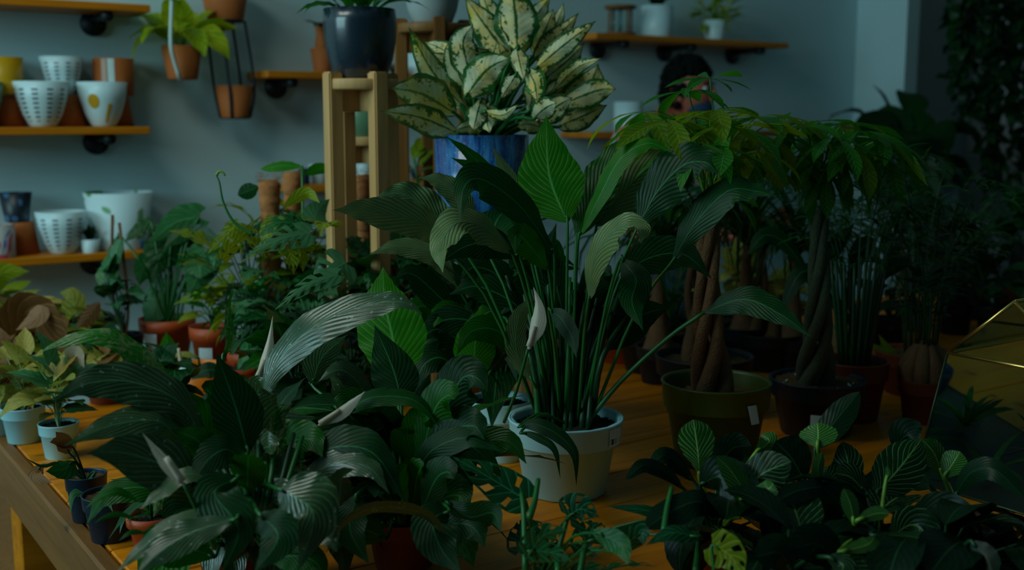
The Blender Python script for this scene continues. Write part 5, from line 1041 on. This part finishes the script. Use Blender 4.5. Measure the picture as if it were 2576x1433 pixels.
for (x, yb, w_, yr, px_, yt, pw, lab, seed, keys, cx, cy, rad, n) in (
    (640, 985, 130, 880, 677, 452, 54, 'holed leaf climber on the thicker front coir pole', 1, ['mon', 'mong', 'yel', 'yels'], 640, 690, (.17, .10, .13), 60),
    (735, 960, 130, 860, 735, 432, 50, 'holed leaf climber on the taller coir pole behind', 2, ['mon', 'yel', 'yels', 'yel'], 760, 640, (.14, .12, .11), 50),
    (930, 990, 130, 890, 917, 440, 56, 'holed leaf climber on the coir pole seen through the wooden stand', 3, ['mon', 'mong', 'heartd', 'mon'], 930, 740, (.17, .12, .12), 60),
    (600, 1010, 120, 920, None, 0, 0, 'small leaved climber in front of the coir poles', 4, ['mon', 'bg', 'mong'], 665, 800, (.08, .08, .08), 40),
    (800, 1040, 130, 950, None, 0, 0, 'dark small leaved plant under the split grey green leaf', 5, ['mon', 'bg', 'heartd', 'mong'], 800, 830, (.16, .10, .10), 60),
    (1010, 1010, 130, 910, None, 0, 0, 'dark leafy plant between the wooden stand and the central peace lily', 6, ['heartd', 'bg', 'mon'], 1010, 720, (.13, .12, .12), 50)):
    t, P, rt, h, d = potplant('climbing_monstera', lab, x, yb, w_, yr, mTerraR if seed in (1, 4) else mBlk, 'rim')
    b = P + Vector((0, 0, h * .85))
    if px_: coirpole(t, px_, yt, pw, d, Vector((at(px_, yt, d).x, at(px_, yt, d).y, b.z)))
    bush(t, b, at(cx, cy, d), rad, n, keys, .065, .11, 50 + seed, pmin=-45, pmax=45, smat=rn.choice([mStem, mStemD]))
    if seed == 1:
        HM2 = lambda pts, w_, m_, dd, rl=0, holes=2, **k: hleaf(t, pts, w_, m_, dd, dd - .04, roll=rl, shape=k.pop('shape', 'heart'), fold=.1, n=28, nx=6, holes=holes, lobes=.08, ripple=.03, **k)
        HM2([(780, 585), (710, 600), (615, 645)], 74, mMonG, 1.98, 25); HM2([(870, 660), (830, 690), (800, 755)], 110, mMonG, 1.86, 10); HM2([(850, 690), (770, 720), (690, 780)], 52, mMonG, 1.84, 20)
        HM2([(760, 565), (700, 560), (645, 600)], 60, mMon, 2.0, 40, 1); HM2([(560, 650), (600, 600), (660, 540)], 40, mYel, 2.05, 20, 1); HM2([(600, 560), (560, 600), (520, 640)], 40, mYel, 2.1, 20, 1)
        obj('tendril', tube([at(640, 592, 2.0), at(590, 560, 2.0), at(562, 510, 2.0), at(552, 460, 2.0), at(544, 440, 2.0)], .0032, .0014, 20, 6), mStem, t)
        obj('curled_tip', tube([at(544, 442, 2.0), at(550, 432, 2.0), at(560, 433, 2.0), at(566, 442, 2.0)], .003, .0016, 8, 6), mStemY, t)
        hleaf(t, [(650, 470), (625, 480), (598, 490)], 42, mHeartD, 2.3, 2.3, roll=10, shape='oval')
    if seed == 2:
        hleaf(t, [(760, 418), (710, 416), (655, 425)], 40, mSpathL, 2.35, 2.35, roll=50, shape='oval'); hleaf(t, [(765, 440), (800, 425), (835, 425)], 34, mSpathL, 2.35, 2.35, roll=30, shape='oval'); obj('stem', tube([at(760, 418, 2.35), at(762, 560, 2.3)], .003, .003, 4, 6), mStem, t)
        hleaf(t, [(715, 520), (770, 485), (805, 510)], 36, mYel, 2.1, 2.05, roll=20, shape='agl'); hleaf(t, [(790, 560), (800, 530), (830, 500)], 70, mMonG, 2.25, 2.3, roll=10, shape='heart')
        for k_ in range(16): rleaf(t, at(rn.uniform(640, 840), rn.uniform(540, 640), 2.1), rn.uniform(0, 6), rn.uniform(-30, 40), .08, 'yel', rn=rn)
# filler: dark small plants along the middle of the table
for (x, yb, lab, keys, n, rad) in ((760, 1150, 'dark leafy plant behind the slanting white flower', ['heartd', 'bg', 'spath'], 40, .11), (420, 1110, 'dark leafy plant behind the marbled arching leaf', ['heartd', 'bg', 'syn'], 16, .05), (880, 1110, 'dark leafy plant with a labelled white pot behind the front lilies', ['spathd', 'bg'], 34, .11), (1120, 1060, 'dark plant in shade left of the second white pot', ['spathd', 'bg'], 34, .12), (1560, 905, 'low dark plant in a red brown pot seen between the lily stems', ['heartd', 'bg'], 14, .06)):
    t, P, rt, h, d = potplant('shade_plant', lab, x, yb, 130, yb - 95, mWhite if x == 880 else (mTerraR if x == 1560 else mBlk), 'nursery')
    if x == 880: sticker(t, P, lambda z: rt * .99, camaz(P, 30), .4, h * .2, h * .7, mBar, 'barcode_label')
    bush(t, P + Vector((0, 0, h * .9)), P + Vector((0, 0, h + rad * .8)), (rad, rad, rad * .85), n, keys, .08, .13, x, smat=mStemD)
# ================================================================ person standing behind the table
def person():
    D = 4.3; Hd = at(1722, 232, D); foot = Vector((Hd.x, Hd.y, 0)); X = Vector((1, 0, 0)); Y = Vector((0, 1, 0)); Z = Vector((0, 0, 1))
    FW = Vector((.84, -.54, 0)).normalized(); RT = FW.cross(Z).normalized()      # faces right and towards us
    t = thing('person', 'person with curly black hair and face mask in a blue and orange blotted white shirt', 'person', foot)
    FH, RH = FW, RT; FW = Vector((.35, -.94, 0)).normalized(); RT = FW.cross(Z).normalized()      # the head is turned further right than the chest
    def W(f, r, z): return foot - X * .07 + FW * f + RT * r + Z * z
    s = Hd.z - .10                                     # chin height
    def skin(name, V_, E_, Rr, mat, root=0):
        me = bpy.data.meshes.new(name); me.from_pydata([tuple(v - foot) for v in V_], E_, []); me.materials.append(mat); o = bpy.data.objects.new(name, me); COL.objects.link(o); o.parent = t
        o.modifiers.new('skin', 'SKIN'); ly = me.skin_vertices[0].data
        for i, r in enumerate(Rr): ly[i].radius = r; ly[i].use_root = (i == root)
        su = o.modifiers.new('sub', 'SUBSURF'); su.levels = 2; su.render_levels = 2; o.modifiers['skin'].use_smooth_shade = True; return o
    hz = s - .50
    # one continuous body: pelvis, spine, neck, arms bent forward, legs
    V_ = [W(0, 0, hz), W(.01, 0, hz + .22), W(0, 0, hz + .40), W(0, 0, hz + .47), W(.02, 0, hz + .52), W(.03, 0, s + .02)]
    E_ = [(0, 1), (1, 2), (2, 3), (3, 4), (4, 5)]; Rr = [(.14, .10), (.13, .09), (.15, .09), (.09, .06), (.05, .05), (.045, .045)]
    for sg in (-1, 1):
        k = len(V_); V_ += [W(0, sg * .16, hz + .42), W(.03, sg * .21, hz + .16), W(.20, sg * .15, hz + .06), W(.27, sg * .12, hz + .08)]; E_ += [(2, k), (k, k + 1), (k + 1, k + 2), (k + 2, k + 3)]; Rr += [(.055, .055), (.042, .042), (.030, .030), (.022, .03)]
        k = len(V_); V_ += [W(0, sg * .085, hz - .06), W(.02, sg * .095, hz * .52), W(0, sg * .1, .08), W(.12, sg * .11, .035)]; E_ += [(0, k), (k, k + 1), (k + 1, k + 2), (k + 2, k + 3)]; Rr += [(.085, .085), (.058, .058), (.04, .04), (.035, .028)]
    skin('body', V_, E_, Rr, mSkin)
    # shirt follows torso and upper arms
    V_ = [W(0, 0, hz - .06), W(.01, 0, hz + .2), W(0, 0, hz + .40), W(0, 0, hz + .465)]; E_ = [(0, 1), (1, 2), (2, 3)]; Rr = [(.165, .125), (.155, .115), (.165, .105), (.085, .075)]
    for sg in (-1, 1): k = len(V_); V_ += [W(0, sg * .165, hz + .42), W(.025, sg * .215, hz + .22)]; E_ += [(2, k), (k, k + 1)]; Rr += [(.07, .07), (.066, .066)]
    skin('shirt', V_, E_, Rr, mShirt)
    V_ = [W(0, 0, hz - .02), W(0, 0, hz - .1)]; E_ = [(0, 1)]; Rr = [(.155, .12), (.15, .12)]
    for sg in (-1, 1): k = len(V_); V_ += [W(0, sg * .09, hz - .16), W(.02, sg * .095, hz * .52), W(0, sg * .1, .1)]; E_ += [(1, k), (k, k + 1), (k + 1, k + 2)]; Rr += [(.095, .095), (.07, .07), (.06, .06)]
    skin('trousers', V_, E_, Rr, mDenim)
    for sg in (-1, 1):
        V_ = [W(.27, sg * .12, hz + .08), W(.32, sg * .115, hz + .09)]; E_ = [(0, 1)]; Rr = [(.022, .03), (.015, .032)]
        for q in range(4): k = len(V_); o_ = (q - 1.5) * .016; V_ += [W(.345, sg * .115 + o_, hz + .085), W(.375 - abs(q - 1.3) * .006, sg * .115 + o_ * 1.1, hz + .07), W(.39 - abs(q - 1.3) * .008, sg * .115 + o_ * 1.1, hz + .05)]; E_ += [(1, k), (k, k + 1), (k + 1, k + 2)]; Rr += [(.0085, .0085), (.008, .008), (.007, .007)]
        k = len(V_); V_ += [W(.30, sg * .115 - sg * .035, hz + .085), W(.33, sg * .115 - sg * .05, hz + .07)]; E_ += [(0, k), (k, k + 1)]; Rr += [(.01, .01), (.008, .008)]
        skin('hand', V_, E_, Rr, mSkin)
    for sg in (-1, 1): obj('shoe', box(W(.06, sg * .11, .04), .27, .10, .08, (FW, RT, Z), .03), mBlk, t)
    # head
    FW, RT = FH, RH; c = foot + FW * .02 + Z * (s + .10); bm = bmesh.new(); bmesh.ops.create_uvsphere(bm, u_segments=28, v_segments=20, radius=1)
    for v in bm.verts:
        x, y, z = v.co; w_ = .072 * (1 - .18 * max(0, -z)); f = .092 * x; 
        if x > 0 and z < 0: f *= 1 - .12 * (-z)
        v.co = c + FW * f + RT * (y * w_) + Z * (z * .115)
    hd = obj('head', bm, mSkin, t)
    def ell(name, p, a, b, c2, mat, par): 
        bm = bmesh.new(); bmesh.ops.create_uvsphere(bm, u_segments=14, v_segments=10, radius=1)
        for v in bm.verts: v.co = p + FW * v.co.x * a + RT * v.co.y * b + Z * v.co.z * c2
        return obj(name, bm, mat, par)
    ell('nose', c + FW * .092 - Z * .012, .020, .013, .024, mSkin, hd)
    for sg in (-1, 1):
        ell('ear', c + RT * sg * .072 - FW * .005 - Z * .01, .016, .008, .028, mSkin, hd); ell('eye', c + FW * .078 + RT * sg * .031 + Z * .012, .010, .014, .008, mWhiteC, hd); ell('pupil', c + FW * .086 + RT * sg * .031 + Z * .012, .004, .006, .006, mHair, hd); ell('eyebrow', c + FW * .082 + RT * sg * .031 + Z * .032, .008, .020, .004, mHair, hd)
    ell('mouth', c + FW * .082 - Z * .055, .008, .022, .007, plain('lip', (.3, .08, .06)), hd)
    ell('face_mask', c + FW * .040 - Z * .062, .058, .055, .040, mMask, hd)
    bm = bmesh.new(); rn = random.Random(6)
    for i in range(260):
        a = rn.uniform(0, 2 * PI); e = rn.uniform(-.55, 1.35); q = Vector((math.cos(a) * math.cos(e), math.sin(a) * math.cos(e), math.sin(e)))
        if q.x > .35 and q.z < .45: continue
        p = c - FW * .012 + FW * q.x * .095 + RT * q.y * .085 + Z * (q.z * .120 + .012); b2 = bmesh.new()
        r = bmesh.ops.create_icosphere(bm, subdivisions=1, radius=rn.uniform(.012, .024)); bmesh.ops.translate(bm, verts=r['verts'], vec=p)
    obj('hair', bm, mHair, hd)
person()
